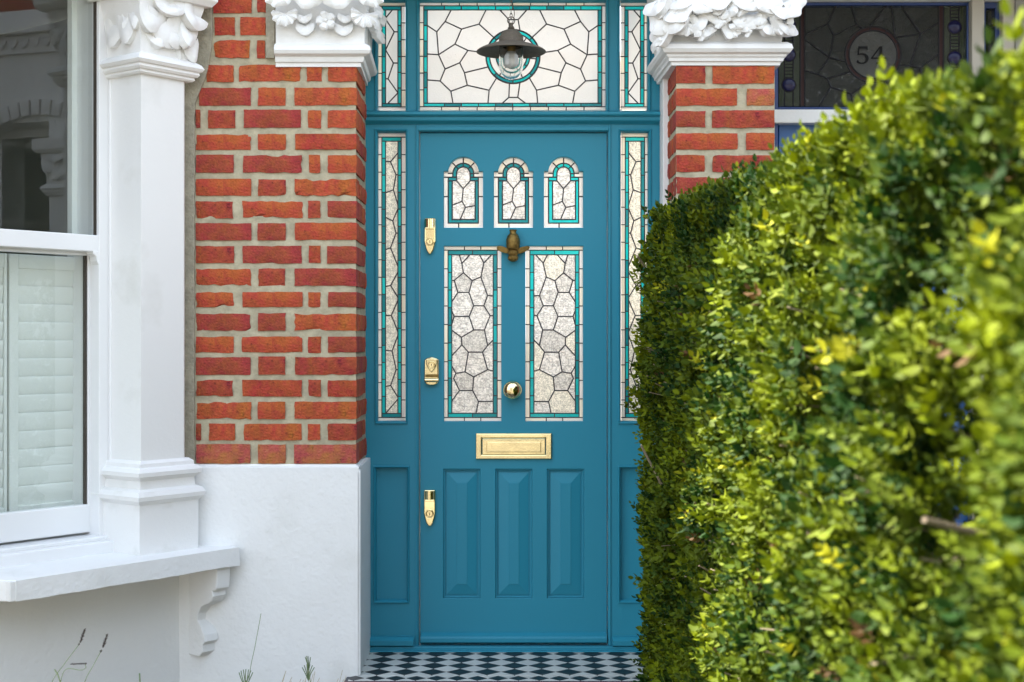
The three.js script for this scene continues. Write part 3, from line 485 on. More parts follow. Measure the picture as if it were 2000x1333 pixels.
{
  // plantation shutters behind the lower sash: pairs of hinged panels
  const S = 0.455, yt = ly(100, 500, S) - 0.0, yb = ly(100, 1005, S) - 0.03, xEdge = lx(163, S), xIn = lx(36, S), xMid = lx(13, S);
  const build = (x0, x1, label) => {
    const sh = bayThing('shutter', label, 'shutter', 'plantation shutters inside the bay window'); const st = 0.036;
    mesh('stile', box(x0, x0 + st, yb, yt, -S - 0.028, -S, 0.003), M.shutter, sh); mesh('stile', box(x1 - 0.012, x1, yb, yt, -S - 0.028, -S, 0.003), M.shutter, sh);
    mesh('rail', box(x0 + st, x1 - 0.012, yt - 0.05, yt, -S - 0.027, -S - 0.001, 0.003), M.shutter, sh); mesh('rail', box(x0 + st, x1 - 0.012, yb, yb + 0.07, -S - 0.027, -S - 0.001, 0.003), M.shutter, sh);
    const n = Math.round((yt - yb - 0.12) / 0.0655), pitch = (yt - yb - 0.12) / n;
    const g = new THREE.CylinderGeometry(0.5, 0.5, x1 - x0 - st - 0.014, 14); g.rotateZ(Math.PI / 2); g.scale(1, 0.076, 0.011); g.rotateX(0.16); boxUV(g);
    for (let k = 0; k < n; k++) { const m = mesh('louvre', g, M.shutter, sh); m.position.set((x0 + st + x1 - 0.012) / 2, yb + 0.07 + pitch * (k + 0.5), -S - 0.014); }
    neighbour.push(sh); return sh;
  };
  const w = xEdge - xIn + 0.036;
  build(xIn - 0.036, xEdge + 0.012, 'closed white louvred shutter behind the lower pane next to the bay pillar');
  build(xIn - 0.044 - w, xIn - 0.044, 'white louvred shutter hinged to another shutter, its outer edge stile showing');
  // upper tier folded back: seen edge on
  const up = bayThing('folded_shutter', 'pale upper shutter panels folded back flat against the window jamb', 'shutter');
  const s0 = 0.36, ya = ly(100, 462, S);
  for (const [a, b, z] of [[140, 157, 0.44], [157.6, 172, 0.43]]) mesh('panel_edge', box(lx(a, z), lx(b, z), ya, HEAD - 0.03, -z - 0.028, -z, 0.002), M.shutter, up);
  mesh('hinge_strip', box(lx(175, 0.40), lx(190, 0.40), ya, HEAD - 0.03, -0.46, -0.40, 0.002), M.shutter, up);
  // dim room behind
  const rm = bayThing('front_room', 'dim front room seen through the upper window pane', 'room'); neighbour.push(rm);
  const W = (x0, x1, ya2, yb2, z0, z1) => box(x0, x1, ya2, yb2, z0, z1, 0);
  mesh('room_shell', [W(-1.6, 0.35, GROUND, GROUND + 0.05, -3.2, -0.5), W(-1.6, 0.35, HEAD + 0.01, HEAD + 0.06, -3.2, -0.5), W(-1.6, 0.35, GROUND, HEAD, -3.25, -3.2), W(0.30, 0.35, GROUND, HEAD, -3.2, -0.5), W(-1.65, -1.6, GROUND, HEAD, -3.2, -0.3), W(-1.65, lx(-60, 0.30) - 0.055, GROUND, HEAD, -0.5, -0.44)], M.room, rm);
}

// ---------------------------------------------------------------- leaded glass
const lead = [];
function planarFaces(pts, edges) {
  const adj = pts.map(() => []); edges.forEach(([a, b]) => { if (a !== b && !adj[a].includes(b)) { adj[a].push(b); adj[b].push(a); } });
  adj.forEach((l, i) => l.sort((p, q) => Math.atan2(pts[p][1] - pts[i][1], pts[p][0] - pts[i][0]) - Math.atan2(pts[q][1] - pts[i][1], pts[q][0] - pts[i][0])));
  const seen = new Set(), faces = [];
  for (let u = 0; u < pts.length; u++) for (const v of adj[u]) {
    if (seen.has(u + '>' + v)) continue; const f = []; let a = u, b = v;
    while (!seen.has(a + '>' + b)) { seen.add(a + '>' + b); f.push(a); const l = adj[b], k = l.indexOf(a), c = l[(k - 1 + l.length) % l.length]; a = b; b = c; }
    let s = 0; f.forEach((p, i) => { const q = f[(i + 1) % f.length]; s += pts[p][0] * pts[q][1] - pts[q][0] * pts[p][1]; }); if (s > 1) faces.push(f);
  }
  return faces;
}
// lines: [[x,y],[x,y],...] polylines in photo pixels; box: [x0,x1,y0,y1]; ring: closed polygon also drawn
function graph(box_, lines, rings = []) {
  const [x0, x1, y0, y1] = box_, pts = [], edges = [];
  const snap = (p) => { let [x, y] = p; if (Math.abs(x - x0) < 2.2) x = x0; if (Math.abs(x - x1) < 2.2) x = x1; if (Math.abs(y - y0) < 2.2) y = y0; if (Math.abs(y - y1) < 2.2) y = y1; for (let i = 0; i < pts.length; i++) if (Math.hypot(pts[i][0] - x, pts[i][1] - y) < 2.0) return i; pts.push([x, y]); return pts.length - 1; };
  [[x0, y0], [x1, y0], [x1, y1], [x0, y1]].forEach(snap);
  for (const r of rings) { const id = r.map(snap); id.forEach((a, i) => edges.push([a, id[(i + 1) % id.length]])); }
  for (const l of lines) { const id = l.map(snap); for (let i = 0; i < id.length - 1; i++) edges.push([id[i], id[i + 1]]); }
  const onB = pts.map((p, i) => i).filter((i) => { const [x, y] = pts[i]; return x === x0 || x === x1 || y === y0 || y === y1; });
  const per = ([x, y]) => y === y0 ? x - x0 : x === x1 ? (x1 - x0) + (y - y0) : y === y1 ? (x1 - x0) + (y1 - y0) + (x1 - x) : 2 * (x1 - x0) + (y1 - y0) + (y1 - y);
  onB.sort((a, b) => per(pts[a]) - per(pts[b])); const inner = edges.slice();
  onB.forEach((a, i) => edges.push([a, onB[(i + 1) % onB.length]]));
  return { pts, edges: inner, all: edges, faces: planarFaces(pts, edges) };
}
const paneRng = rng(909);
class Light {             // one leaded light: its mesh is the lead came network, its children the panes
  constructor(parent, z, name = 'leaded_light') { this.parent = parent; this.z = z; this.name = name; this.bars = []; this.panes = []; }
  bar(a, b, w = 0.0056) {
    const z = this.z, p = V(X(a[0], z), Y(a[1], z), z), q = V(X(b[0], z), Y(b[1], z), z); if (p.distanceTo(q) < 1e-4) return;
    const g = new THREE.CylinderGeometry(w / 2, w / 2, p.distanceTo(q) + w * 0.5, 6, 1); g.scale(1, 1, 0.8); g.applyQuaternion(new THREE.Quaternion().setFromUnitVectors(V(0, 1, 0), q.clone().sub(p).normalize())); g.translate((p.x + q.x) / 2, (p.y + q.y) / 2, z); this.bars.push(g);
  }
  line(l, w) { for (let i = 0; i < l.length - 1; i++) this.bar(l[i], l[i + 1], w); }
  pane(poly, mat, name = 'pane') { this.panes.push([poly, mat, name]); }
  rect(x0, x1, y0, y1, mat) { this.pane([[x0, y0], [x1, y0], [x1, y1], [x0, y1]], mat); }
  // strip of small panes along a frame between an outer and an inner rectangle
  border(o, i, nx, ny, mats, w = 0.0046, ph = 0.5) {
    const pick = () => mats[Math.floor(paneRng() * mats.length)];
    for (const [ya, yb] of [[o[2], i[2]], [i[3], o[3]]]) for (let k = 0; k < nx; k++) { const a = i[0] + (i[1] - i[0]) * k / nx, b = i[0] + (i[1] - i[0]) * (k + 1) / nx; this.rect(k ? a : o[0], k === nx - 1 ? o[1] : b, ya, yb, pick()); if (k) this.bar([a, ya], [a, yb], w); }
    for (const [xa, xb] of [[o[0], i[0]], [i[1], o[1]]]) for (let k = 0; k < ny; k++) { const a = i[2] + (i[3] - i[2]) * k / ny, b = i[2] + (i[3] - i[2]) * (k + 1) / ny; this.rect(xa, xb, a, b, pick()); if (k) this.bar([xa, a], [xb, a], w); else { this.bar([xa, a], [xb, a], w); this.bar([xa, i[3]], [xb, i[3]], w); } }
    for (const q of [i]) this.line([[q[0], q[2]], [q[1], q[2]], [q[1], q[3]], [q[0], q[3]], [q[0], q[2]]], w);
  }
  graph(g, mat, skip, w) { for (const [a, b] of g.edges) this.bar(g.pts[a], g.pts[b], w); for (const f of g.faces) { const poly = f.map((k) => g.pts[k]); if (skip && skip(poly)) continue; this.pane(poly, typeof mat === 'function' ? mat(poly) : mat); } }
  build(leadMat = M.lead) {
    const m = mesh(this.name, merge(this.bars), leadMat, this.parent), z = this.z;
    for (const [poly, mat, name] of this.panes) {
      let pts = poly.map(([x, y]) => new THREE.Vector2(X(x, z), Y(y, z))); if (THREE.ShapeUtils.area(pts) < 0) pts.reverse();
      const c = pts.reduce((s, p) => s.add(p), new THREE.Vector2()).divideScalar(pts.length), sh = new THREE.Shape(pts.map((p) => p.clone().sub(c)));
      const g = new THREE.ShapeGeometry(sh), p = g.attributes.position, uv = new Float32Array(p.count * 2); for (let i = 0; i < p.count; i++) { uv[2 * i] = p.getX(i) + c.x; uv[2 * i + 1] = p.getY(i) + c.y; } g.setAttribute('uv', new THREE.BufferAttribute(uv, 2));
      const k = mesh(name, g, mat, m); k.position.set(c.x, c.y, z - 0.0005); k.rotation.set((paneRng() - 0.5) * 0.02, (paneRng() - 0.5) * 0.02, 0);
    }
    return m;
  }
}
const mir = (l, c) => l.map((p) => [2 * c - p[0], p[1]]);
const z6 = (l) => l.map(([x, y]) => [720 + x / 3.571, y / 3.571]), z7 = (l) => l.map(([x, y]) => [720 + x / 3.571, 240 + y / 3.571]), z8 = (l) => l.map(([x, y]) => [720 + x / 3.507, 540 + y / 3.507]);

// ---------------------------------------------------------------- door frame with side lights and top lights
const GZ = -0.045;      // plane of the frame's glass
{
  const fr = thing('door_frame', 'blue painted door frame with leaded side lights and top lights', 'door frame');
  const hole = (a, b, c, d) => prect(a, b, c, d, 0);
  const outer = rect(X(690), X(1312), 0.0, 2.86);
  const holes = [hole(818, 1187.5, 257, 1264), hole(736.5, 791.5, 0.5, 215.5), hole(818, 1184.5, 0.5, 215.5), hole(1211, 1266.5, 0.5, 215.5), hole(736.5, 791.5, 257.5, 824), hole(1212.5, 1267.5, 257.5, 824), hole(734, 795, 915, 1174), hole(1212, 1273, 915, 1174)];
  mesh('frame', extrude(outer, 0.10, -0.10, 0.004, holes, 3), M.blue, fr);
  // applied mouldings
  const prof = (y) => y;
  mesh('transom_bar', sweep([[X(692), 0], [X(1310), 0]], [[-0.01, Y(243)], [0.004, Y(243)], [0.012, Y(240)], [0.022, Y(238.5)], [0.026, Y(236)], [0.026, Y(230)], [0.038, Y(228.5)], [0.042, Y(226)], [0.040, Y(222)], [0.012, Y(217)], [-0.01, Y(216.5)]], 0.4), M.blue, fr);
  const bead = (a, b, c, d, z0 = 0) => {
    const w = 0.010, gs = []; const x0 = X(a), x1 = X(b), y0 = Y(d), y1 = Y(c);
    const ring = (i, zz) => [[x0 - w + i, y0 - w + i, zz], [x1 + w - i, y0 - w + i, zz], [x1 + w - i, y1 + w - i, zz], [x0 - w + i, y1 + w - i, zz]];
    const rs = [ring(0, z0 - 0.001), ring(0.001, z0 + 0.005), ring(0.004, z0 + 0.008), ring(0.007, z0 + 0.005), ring(0.010, z0 - 0.001), ring(0.012, z0 - 0.03)], pos = [], idx = [];
    for (const q of rs) for (const v of q) pos.push(...v);
    for (let j = 0; j < rs.length - 1; j++) for (let i = 0; i < 4; i++) { const A = j * 4 + i, B = j * 4 + (i + 1) % 4; idx.push(A, B, A + 4, B, B + 4, A + 4); }
    const g = new THREE.BufferGeometry(); g.setAttribute('position', new THREE.Float32BufferAttribute(pos, 3)); g.setIndex(idx); return boxUV(toCreasedNormals(g, 0.5));
  };
  for (const q of [[736.5, 791.5, 0.5, 215.5], [818, 1184.5, 0.5, 215.5], [1211, 1266.5, 0.5, 215.5], [736.5, 791.5, 257.5, 824], [1212.5, 1267.5, 257.5, 824], [734, 795, 915, 1174], [1212, 1273, 915, 1174]]) mesh('bead', bead(...q), M.blue, fr);
  for (const [a, b] of [[812, 816], [1189.5, 1193.5]]) mesh('door_bead', pbox(a, b, 244, 1262, -0.002, 0.006, 0.003), M.blue, fr);
  mesh('door_bead', pbox(816, 1189.5, 247, 255, -0.002, 0.007, 0.003), M.blue, fr);
  for (const [a, b] of [[734, 795], [1212, 1273]]) mesh('lower_panel', pbox(a - 2, b + 2, 913, 1176, -0.06, -0.022, 0.002), M.blue, fr);
  mesh('threshold', [box(X(700), X(1305), 0.0, Y(1264.5, 0.03), -0.10, 0.022, 0.005), box(X(700), X(1305), 0.0, Y(1272, 0.03), 0.0, 0.034, 0.004)], M.blue, fr);
  for (const [a, b] of [[704, 808.5], [1196, 1302]]) mesh('drip_board', sweep([[X(a), 0.0], [X(b), 0.0]], [[-0.01, Y(1243)], [0.001, Y(1243)], [0.022, Y(1247)], [0.030, Y(1250)], [0.030, Y(1259)], [0.022, Y(1260)], [-0.01, Y(1260)]].reverse(), 0.4), M.blue, fr);
  mesh('hall_door_stop', [box(X(812), X(818.5), 0.02, Y(256), -0.10, -0.075, 0)], M.blue, fr);

  // --- large top light with ring
  {
    const L = new Light(fr, GZ), out = [819, 1184, 1, 215], teal = [827.5, 1175.5, 11.5, 208.5], inn = [834.5, 1168, 19.5, 201.8], cx = 1001.9, cy = 110.6, R1 = 52.5, R2 = 45.5, C = 1001.6;
    L.border(out, teal, 10, 6, M.paneCream); L.border(teal, inn, 10, 6, M.paneTeal);
    const N = 48, circ = (r, n = N) => Array.from({ length: n }, (_, i) => [cx + r * Math.cos(i / n * 2 * Math.PI), cy + r * Math.sin(i / n * 2 * Math.PI)]), ring = circ(R1);
    const toRing = (p) => ring.reduce((b, q) => Math.hypot(q[0] - p[0], q[1] - p[1]) < Math.hypot(b[0] - p[0], b[1] - p[1]) ? q : b);
    const half = [[[575, 70], [533, 150], [475, 222], [410, 178]], [[533, 150], [648, 203], [602, 308], [487, 382], [410, 377]], [[475, 222], [487, 382], [533, 482], [498, 565], [410, 558]], [[648, 203], [770, 168], [818, 70]], [[602, 308], [692, 352], [635, 438], [533, 482]], [[635, 438], [668, 508], [688, 595], [573, 637], [498, 565]], [[573, 637], [588, 720]], [[688, 595], [840, 630], [832, 720]]].map(z6);
    const spokes = [[[770, 168], [868, 258]], [[692, 352], [826, 370]], [[668, 508], [828, 460]], [[840, 630], [900, 553]]].map(z6).map(([a, b]) => [a, toRing(b)]);
    const lines = []; for (const l of [...half, ...spokes]) lines.push(l);
    for (const l of half) lines.push(mir(l, C)); for (const [a, b] of spokes) lines.push([mir([a], C)[0], toRing(mir([b], C)[0])]);
    const ctr = [[[915, 70], [978, 137], [1043, 137], [1103, 70]], [[978, 680], [932, 720]], [[978, 680], [1040, 680], [1095, 720]]].map(z6); lines.push(...ctr);
    for (const [a, b] of [[[978, 137], [972, 205]], [[1043, 137], [1050, 208]], [[978, 680], [970, 580]], [[1040, 680], [1048, 578]]]) { const [p, q] = z6([a, b]); lines.push([p, toRing(q)]); }
    const g = graph(inn, lines, [ring]), inRing = (poly) => { const c = poly.reduce((s, p) => [s[0] + p[0] / poly.length, s[1] + p[1] / poly.length], [0, 0]); return Math.hypot(c[0] - cx, c[1] - cy) < R1 - 3; };
    L.graph(g, M.paneWhite, inRing);
    const ringPanes = (ra, rb, n, mats, off = 0) => { for (let k = 0; k < n; k++) { const a0 = off + k / n * 2 * Math.PI, a1 = off + (k + 1) / n * 2 * Math.PI, poly = []; for (let i = 0; i <= 6; i++) { const a = a0 + (a1 - a0) * i / 6; poly.push([cx + ra * Math.cos(a), cy + ra * Math.sin(a)]); } for (let i = 6; i >= 0; i--) { const a = a0 + (a1 - a0) * i / 6; poly.push([cx + rb * Math.cos(a), cy + rb * Math.sin(a)]); } L.pane(poly, mats[k % mats.length]); L.bar([cx + ra * Math.cos(a0), cy + ra * Math.sin(a0)], [cx + rb * Math.cos(a0), cy + rb * Math.sin(a0)]); } };
    ringPanes(R1, R2, 8, M.paneTeal, Math.PI / 4); for (const r of [R1, R2, 33, 27]) L.line([...circ(r), circ(r)[0]], r === R1 ? 0.0072 : 0.0056);
    ringPanes(R2, 33, 6, [M.paneWhite], 0.1); ringPanes(33, 27, 4, M.paneTeal, 0.6); L.pane(circ(27, 24), M.paneWhite);
    L.build();
  }
  // --- small top lights
  const smallLines = [[[165, 72], [120, 125]], [[120, 135], [178, 222], [203, 222]], [[178, 222], [123, 348], [172, 440], [203, 440]], [[172, 440], [135, 550], [117, 550]], [[135, 550], [203, 648]], [[203, 655], [133, 722]]].map(z6);
  for (const m of [false, true]) {
    const L = new Light(fr, GZ), f = (q) => m ? [2 * 1002 - q[1], 2 * 1002 - q[0], q[2], q[3]] : q, out = f([737, 791, 1, 215]), teal = f([746, 783.5, 12, 209]), inn = f([753, 777, 19.5, 202.5]);
    L.border(out, teal, 1, 6, M.paneCream); L.border(teal, inn, 1, 6, M.paneTeal); L.graph(graph(inn, m ? smallLines.map((l) => mir(l, 1002)) : smallLines), M.paneWhite); L.build();
  }
  // --- tall side lights
  const tall = [...[[[203, 210], [152, 272], [117, 268]], [[152, 272], [190, 362], [203, 362]], [[190, 362], [172, 468], [117, 488]], [[172, 468], [203, 572]], [[203, 600], [168, 685], [117, 660]], [[168, 685], [190, 770], [203, 770]], [[190, 770], [152, 873], [117, 885]], [[152, 873], [203, 1000]]].map(z7), ...[[[195, -28], [150, 63], [117, 70]], [[150, 63], [195, 145]], [[195, 165], [155, 268], [117, 268]], [[155, 268], [195, 380]], [[195, 405], [160, 512], [117, 508]], [[160, 512], [188, 640], [196, 640]], [[188, 640], [150, 748], [117, 755]], [[150, 748], [196, 830]], [[196, 842], [117, 940]]].map(z8)];
  for (const m of [false, true]) {
    const L = new Light(fr, GZ), f = (q) => m ? [2 * 1002.5 - q[1], 2 * 1002.5 - q[0], q[2], q[3]] : q, out = f([737, 791, 258, 823.5]), teal = f([745.7, 783.6, 268, 816]), inn = f([753, 777, 276, 808]);
    L.border(out, teal, 1, 16, M.paneCream); L.border(teal, inn, 1, 16, M.paneTeal); L.graph(graph(inn, m ? tall.map((l) => mir(l, 1002.5)) : tall), () => M.paneWarm); L.build();
  }
}

// ---------------------------------------------------------------- the door leaf
{
  const d = thing('front_door', 'bright blue panelled front door with leaded panes and brass fittings', 'door');
  const Z = -0.022, GZD = Z - 0.028;
  const archO = (cx, grow = 0) => {     // outline of an arched light in photo pixels
    const p = [[cx - 37.6 - grow, 444 + grow], [cx + 37.6 + grow, 444 + grow], [cx + 37.6 + grow, 335.5 - grow], [cx + 29.2 + grow, 335.5 - grow]];
    for (let i = 1; i < 16; i++) { const a = -i / 16 * Math.PI; p.push([cx + (29.2 + grow) * Math.cos(a), 337 - grow + (29.5 + grow * 0.3) * Math.sin(a)]); }
    p.push([cx - 29.2 - grow, 335.5 - grow], [cx - 37.6 - grow, 335.5 - grow]); return p;
  };
  const CX = [904.8, 1002.9, 1100.9], w = (l) => l.map(([x, y]) => [X(x, Z), Y(y, Z)]);
  const panels = [[866, 938], [968, 1039.5], [1069, 1141]], P = [917, 1169];
  const holes = [...CX.map((c) => w(archO(c, 0.6))), prect(867, 979, 481, 823.5, Z), prect(1026.5, 1139, 481, 823.5, Z), ...panels.map(([a, b]) => prect(a, b, P[0], P[1], Z))];
  mesh('door_leaf', extrude(prect(820.5, 1185.5, 259.5, 1258, Z), 0.044, Z - 0.044, 0.003, holes, 3), M.blue, d);
  for (const [a, b] of panels) {
    const x0 = X(a, Z), x1 = X(b, Z), y0 = Y(P[1], Z), y1 = Y(P[0], Z), zz = Z - 0.016, s = 0.002, ins = (i, j, z) => [[x0 + i, y0 + j, z], [x1 - i, y0 + j, z], [x1 - i, y1 - j, z], [x0 + i, y1 - j, z]];
    const rs = [ins(-0.004, -0.004, zz), ins(0.013, 0.013, zz), ins(0.0135, 0.0135, zz + 0.0035), ins(0.0515, 0.054, zz + 0.013), ins(0.0525, 0.055, zz + 0.015)], pos = [], idx = [];
    rs.forEach((q) => q.forEach((v) => pos.push(...v)));
    for (let j = 0; j < rs.length - 1; j++) for (let i = 0; i < 4; i++) { const A = j * 4 + i, B = j * 4 + (i + 1) % 4; idx.push(A, B, A + 4, B, B + 4, A + 4); }
    const q = (rs.length - 1) * 4; idx.push(q, q + 1, q + 2, q, q + 2, q + 3);
    const g = new THREE.BufferGeometry(); g.setAttribute('position', new THREE.Float32BufferAttribute(pos, 3)); g.setIndex(idx);
    mesh('raised_panel', [boxUV(toCreasedNormals(g, 0.1)), box(x0 - 0.004, x1 + 0.004, y0 - 0.004, y1 + 0.004, zz - 0.012, zz - 0.002, 0)], M.blue, d);
    // moulding round the panel
    const gs = []; const bw = 0.006; for (const [u0, u1, v0, v1] of [[x0, x1, y1 - bw, y1], [x0, x1, y0, y0 + bw], [x0, x0 + bw, y0 + bw, y1 - bw], [x1 - bw, x1, y0 + bw, y1 - bw]]) gs.push(box(u0, u1, v0, v1, zz - 0.001, Z - 0.006, 0.0025));
    mesh('panel_moulding', gs, M.blue, d);
  }
  mesh('weather_bar', sweep([[X(822), Z], [X(1185), Z]], [[-0.005, Y(1256)], [0.030, Y(1255.5)], [0.034, Y(1254)], [0.034, Y(1247)], [0.028, Y(1243.5)], [0.002, Y(1238)], [-0.005, Y(1238)]], 0.4), M.blue, d);
  // --- three arched lights
  CX.forEach((cx, n) => {
    const L = new Light(d, GZD), q = (x, y) => [cx + (x - 657) / 3.571, 240 + y / 3.571], Q = (l) => l.map(([x, y]) => q(x, y));
    const arc = (r, a0, a1, k = 8, cyy = 355, ry = r) => Array.from({ length: k + 1 }, (_, i) => { const a = a0 + (a1 - a0) * i / k; return [657 + r * Math.cos(a), cyy - ry * Math.sin(a)]; });
    const teal = M.paneTeal[[1, 1, 2][n]], cr = M.paneCream, clear = () => M.paneClear[Math.floor(paneRng() * 3)];
    // clear middle
    L.pane(Q([...arc(47, 0, Math.PI, 12), [610, 405], [657, 460], [705, 405]]), clear());
    L.pane(Q([[580, 405], [610, 405], [657, 460], [648, 548], [580, 575]]), clear()); L.pane(Q([[705, 405], [740, 405], [740, 578], [672, 590], [648, 548], [657, 460]]), clear());
    L.pane(Q([[580, 575], [648, 548], [672, 590], [635, 675], [580, 675]]), clear()); L.pane(Q([[672, 590], [740, 578], [740, 675], [635, 675]]), n === 1 ? M.paneGrey : clear());
    for (const l of [[[610, 405], [657, 460], [705, 405]], [[657, 460], [648, 548], [580, 575]], [[648, 548], [672, 590], [740, 578]], [[672, 590], [635, 675]], arc(47, 0, Math.PI, 12), [[610, 355], [610, 405], [580, 405], [580, 675], [740, 675], [740, 405], [705, 405], [705, 355]]]) L.line(Q(l));
    // teal band
    for (let k = 0; k < 4; k++) { const a0 = k * Math.PI / 4, a1 = a0 + Math.PI / 4; L.pane(Q([...arc(73, a0, a1, 5), ...arc(47, a1, a0, 5)]), teal); L.bar(q(657 + 73 * Math.cos(a0), 355 - 73 * Math.sin(a0)), q(657 + 47 * Math.cos(a0), 355 - 47 * Math.sin(a0))); }
    for (const s of [-1, 1]) { const x = (v) => 657 + s * v; L.pane(Q([[x(47), 355], [x(73), 355], [x(73), 380], [x(47), 380]]), teal); L.pane(Q([[x(47), 380], [x(105), 380], [x(105), 405], [x(47), 405]]), teal); L.pane(Q([[x(78), 405], [x(105), 405], [x(105), 700], [x(78), 700]]), teal); L.line(Q([[x(73), 355], [x(73), 380], [x(105), 380], [x(105), 700]])); L.bar(q(x(47), 380), q(x(73), 380)); L.bar(q(x(78), 405), q(x(105), 405)); }
    L.pane(Q([[579, 675], [735, 675], [735, 700], [579, 700]]), teal); L.line(Q([[552, 700], [762, 700]]));
    L.line(Q(arc(73, 0, Math.PI, 12)));
    // cream band
    for (let k = 0; k < 4; k++) { const a0 = k * Math.PI / 4, a1 = a0 + Math.PI / 4; L.pane(Q([...arc(106, a0, a1, 5), ...arc(73, a1, a0, 5)]), cr[(k + n) % 3]); if (k) L.bar(q(657 + 106 * Math.cos(a0), 355 - 106 * Math.sin(a0)), q(657 + 73 * Math.cos(a0), 355 - 73 * Math.sin(a0))); }
    for (const s of [-1, 1]) { const x = (v) => 657 + s * v; L.pane(Q([[x(73), 338], [x(136), 338], [x(136), 380], [x(73), 380]]), cr[0]); for (const [a, b] of [[380, 515], [515, 730]]) L.pane(Q([[x(105), a], [x(136), a], [x(136), b], [x(105), b]]), cr[(a > 400) ? 2 : 0]); L.bar(q(x(105), 515), q(x(136), 515)); L.bar(q(x(73), 380), q(x(136), 380)); L.bar(q(x(73), 353), q(x(105), 353)); }
    for (const [a, b] of [[552, 625], [625, 762]]) L.pane(Q([[a, 700], [b, 700], [b, 730], [a, 730]]), cr[(a + n) % 3]); L.bar(q(625, 700), q(625, 730));
    L.build();
  });
  // --- two tall lower lights
  const zz = (l) => l.map(([x, y]) => [850 + x / 6.058, 420 + y / 6.058]);
  const lines = [...[[[285, 475], [315, 575]], [[410, 475], [315, 575], [333, 685], [225, 775], [200, 780]], [[525, 475], [575, 570], [665, 478]], [[333, 685], [437, 778], [540, 735], [575, 570]], [[225, 775], [268, 918], [400, 918], [437, 778]], [[540, 735], [620, 955], [685, 958]], [[268, 918], [200, 1030]], [[400, 918], [455, 1075], [575, 1075], [620, 955]]].map(zz), ...[[[720, 202], [688, 275], [585, 275], [570, 235]], [[793, 202], [832, 270], [852, 270]], [[688, 275], [720, 368], [793, 368], [832, 270]], [[585, 275], [572, 330]], [[720, 368], [635, 418], [572, 370]], [[635, 418], [638, 470], [572, 545]], [[638, 470], [683, 520], [780, 520], [815, 475], [793, 368]], [[815, 475], [852, 437]], [[683, 520], [660, 655], [597, 665], [570, 615]], [[780, 520], [815, 640], [852, 650]], [[660, 655], [720, 690], [815, 640]], [[597, 665], [582, 700], [622, 783], [712, 783], [720, 690]], [[622, 783], [570, 855]], [[712, 783], [752, 858], [852, 858]], [[752, 858], [735, 938]]].map(z8)];
  for (const m of [false, true]) {
    const L = new Light(d, GZD), c = 1003, f = (q) => m ? [2 * c - q[1], 2 * c - q[0], q[2], q[3]] : q, out = f([867, 979, 481, 823.5]), teal = f([875, 971, 489, 816]), inn = f([882.4, 963.2, 498, 807.7]);
    L.border(out, teal, 3, 9, M.paneCream); L.border(teal, inn, 2, 9, m ? [M.paneTeal[0], M.paneTeal[1], M.paneTeal[2]] : [M.paneTeal[1], M.paneTeal[1], M.paneTeal[0]]);
    let k = 0; L.graph(graph(inn, m ? lines.map((l) => mir(l, c)) : lines), () => (++k % 5 === 2 ? M.paneGrey : m && k % 3 === 0 ? M.paneWarm : M.paneClear[Math.floor(paneRng() * 3)])); L.build();
  }
  // --- fittings
  const zp = Z + 0.001;
  const plate = (px0, px1, py0, py1) => {      // night latch cover with a pointed lower end
    const p = [[px0 + 1, py0], [px1 - 1, py0], [px1, py0 + 2], [px1 + 0.4, py0 + 46], [px1 - 1, py0 + 52], [px1 - 4, py0 + 63], [px1 - 8, py0 + 69.5], [(px0 + px1) / 2, py1], [px0 + 8, py0 + 69.5], [px0 + 4, py0 + 63], [px0 + 1, py0 + 52], [px0 - 0.4, py0 + 46], [px0, py0 + 2]];
    return extrude(p.map(([x, y]) => [X(x, zp), Y(y, zp)]).reverse(), 0.016, zp, 0.004, [], 4);
  };
  for (const [a, b, c, e] of [[829.5, 850.5, 427, 497.5], [828.5, 850.5, 957, 1028]]) {
    const x = X((a + b) / 2, zp), l = mesh('latch', plate(a, b, c, e), M.brass, d);
    const hump = new THREE.CylinderGeometry(0.0195, 0.0195, 0.034, 24, 1, false, 0, Math.PI); hump.rotateY(-Math.PI / 2); hump.scale(1, 1, 0.75); hump.translate(x, Y(c + 10, zp), zp + 0.012);
    mesh('finger_pull', [hump, box(x - 0.018, x + 0.018, Y(c + 22, zp), Y(c + 18, zp), zp + 0.012, zp + 0.026, 0.0018)], M.brass, l);
    const cy = Y(c + 46, zp), rim = new THREE.TorusGeometry(0.0145, 0.0022, 8, 28); rim.translate(x, cy, zp + 0.017); const dsk = new THREE.CylinderGeometry(0.011, 0.0125, 0.006, 24); dsk.rotateX(Math.PI / 2); dsk.translate(x, cy, zp + 0.018);
    mesh('lock_cylinder', [rim, dsk], M.brass, l); mesh('keyhole', box(x - 0.0012, x + 0.0012, cy - 0.006, cy + 0.005, zp + 0.0205, zp + 0.0218, 0.0004), M.keyhole, l);
  }
  {
    const p = [[829.5, 703], [833, 700], [843, 697.5], [853, 700], [857, 703], [857.4, 745], [853, 750.5], [848, 752.5], [838, 752.5], [833, 750.5], [829, 745]], l = mesh('latch', extrude(p.map(([x, y]) => [X(x, zp), Y(y, zp)]).reverse(), 0.02, zp, 0.005, [], 4), M.brass, d);
    const sh = [[832, 702], [843, 699.5], [855, 702], [854, 712], [850, 721], [843.5, 728], [837, 721], [833, 712]]; mesh('shield', extrude(sh.map(([x, y]) => [X(x, zp), Y(y, zp)]).reverse(), 0.010, zp + 0.02, 0.003, [], 3), M.brass, l);
    const x = X(843.5, zp), cy = Y(713, zp), rim = new THREE.TorusGeometry(0.0135, 0.002, 8, 28); rim.translate(x, cy, zp + 0.031); const dsk = new THREE.CylinderGeometry(0.009, 0.0105, 0.005, 24); dsk.rotateX(Math.PI / 2); dsk.translate(x, cy, zp + 0.031);
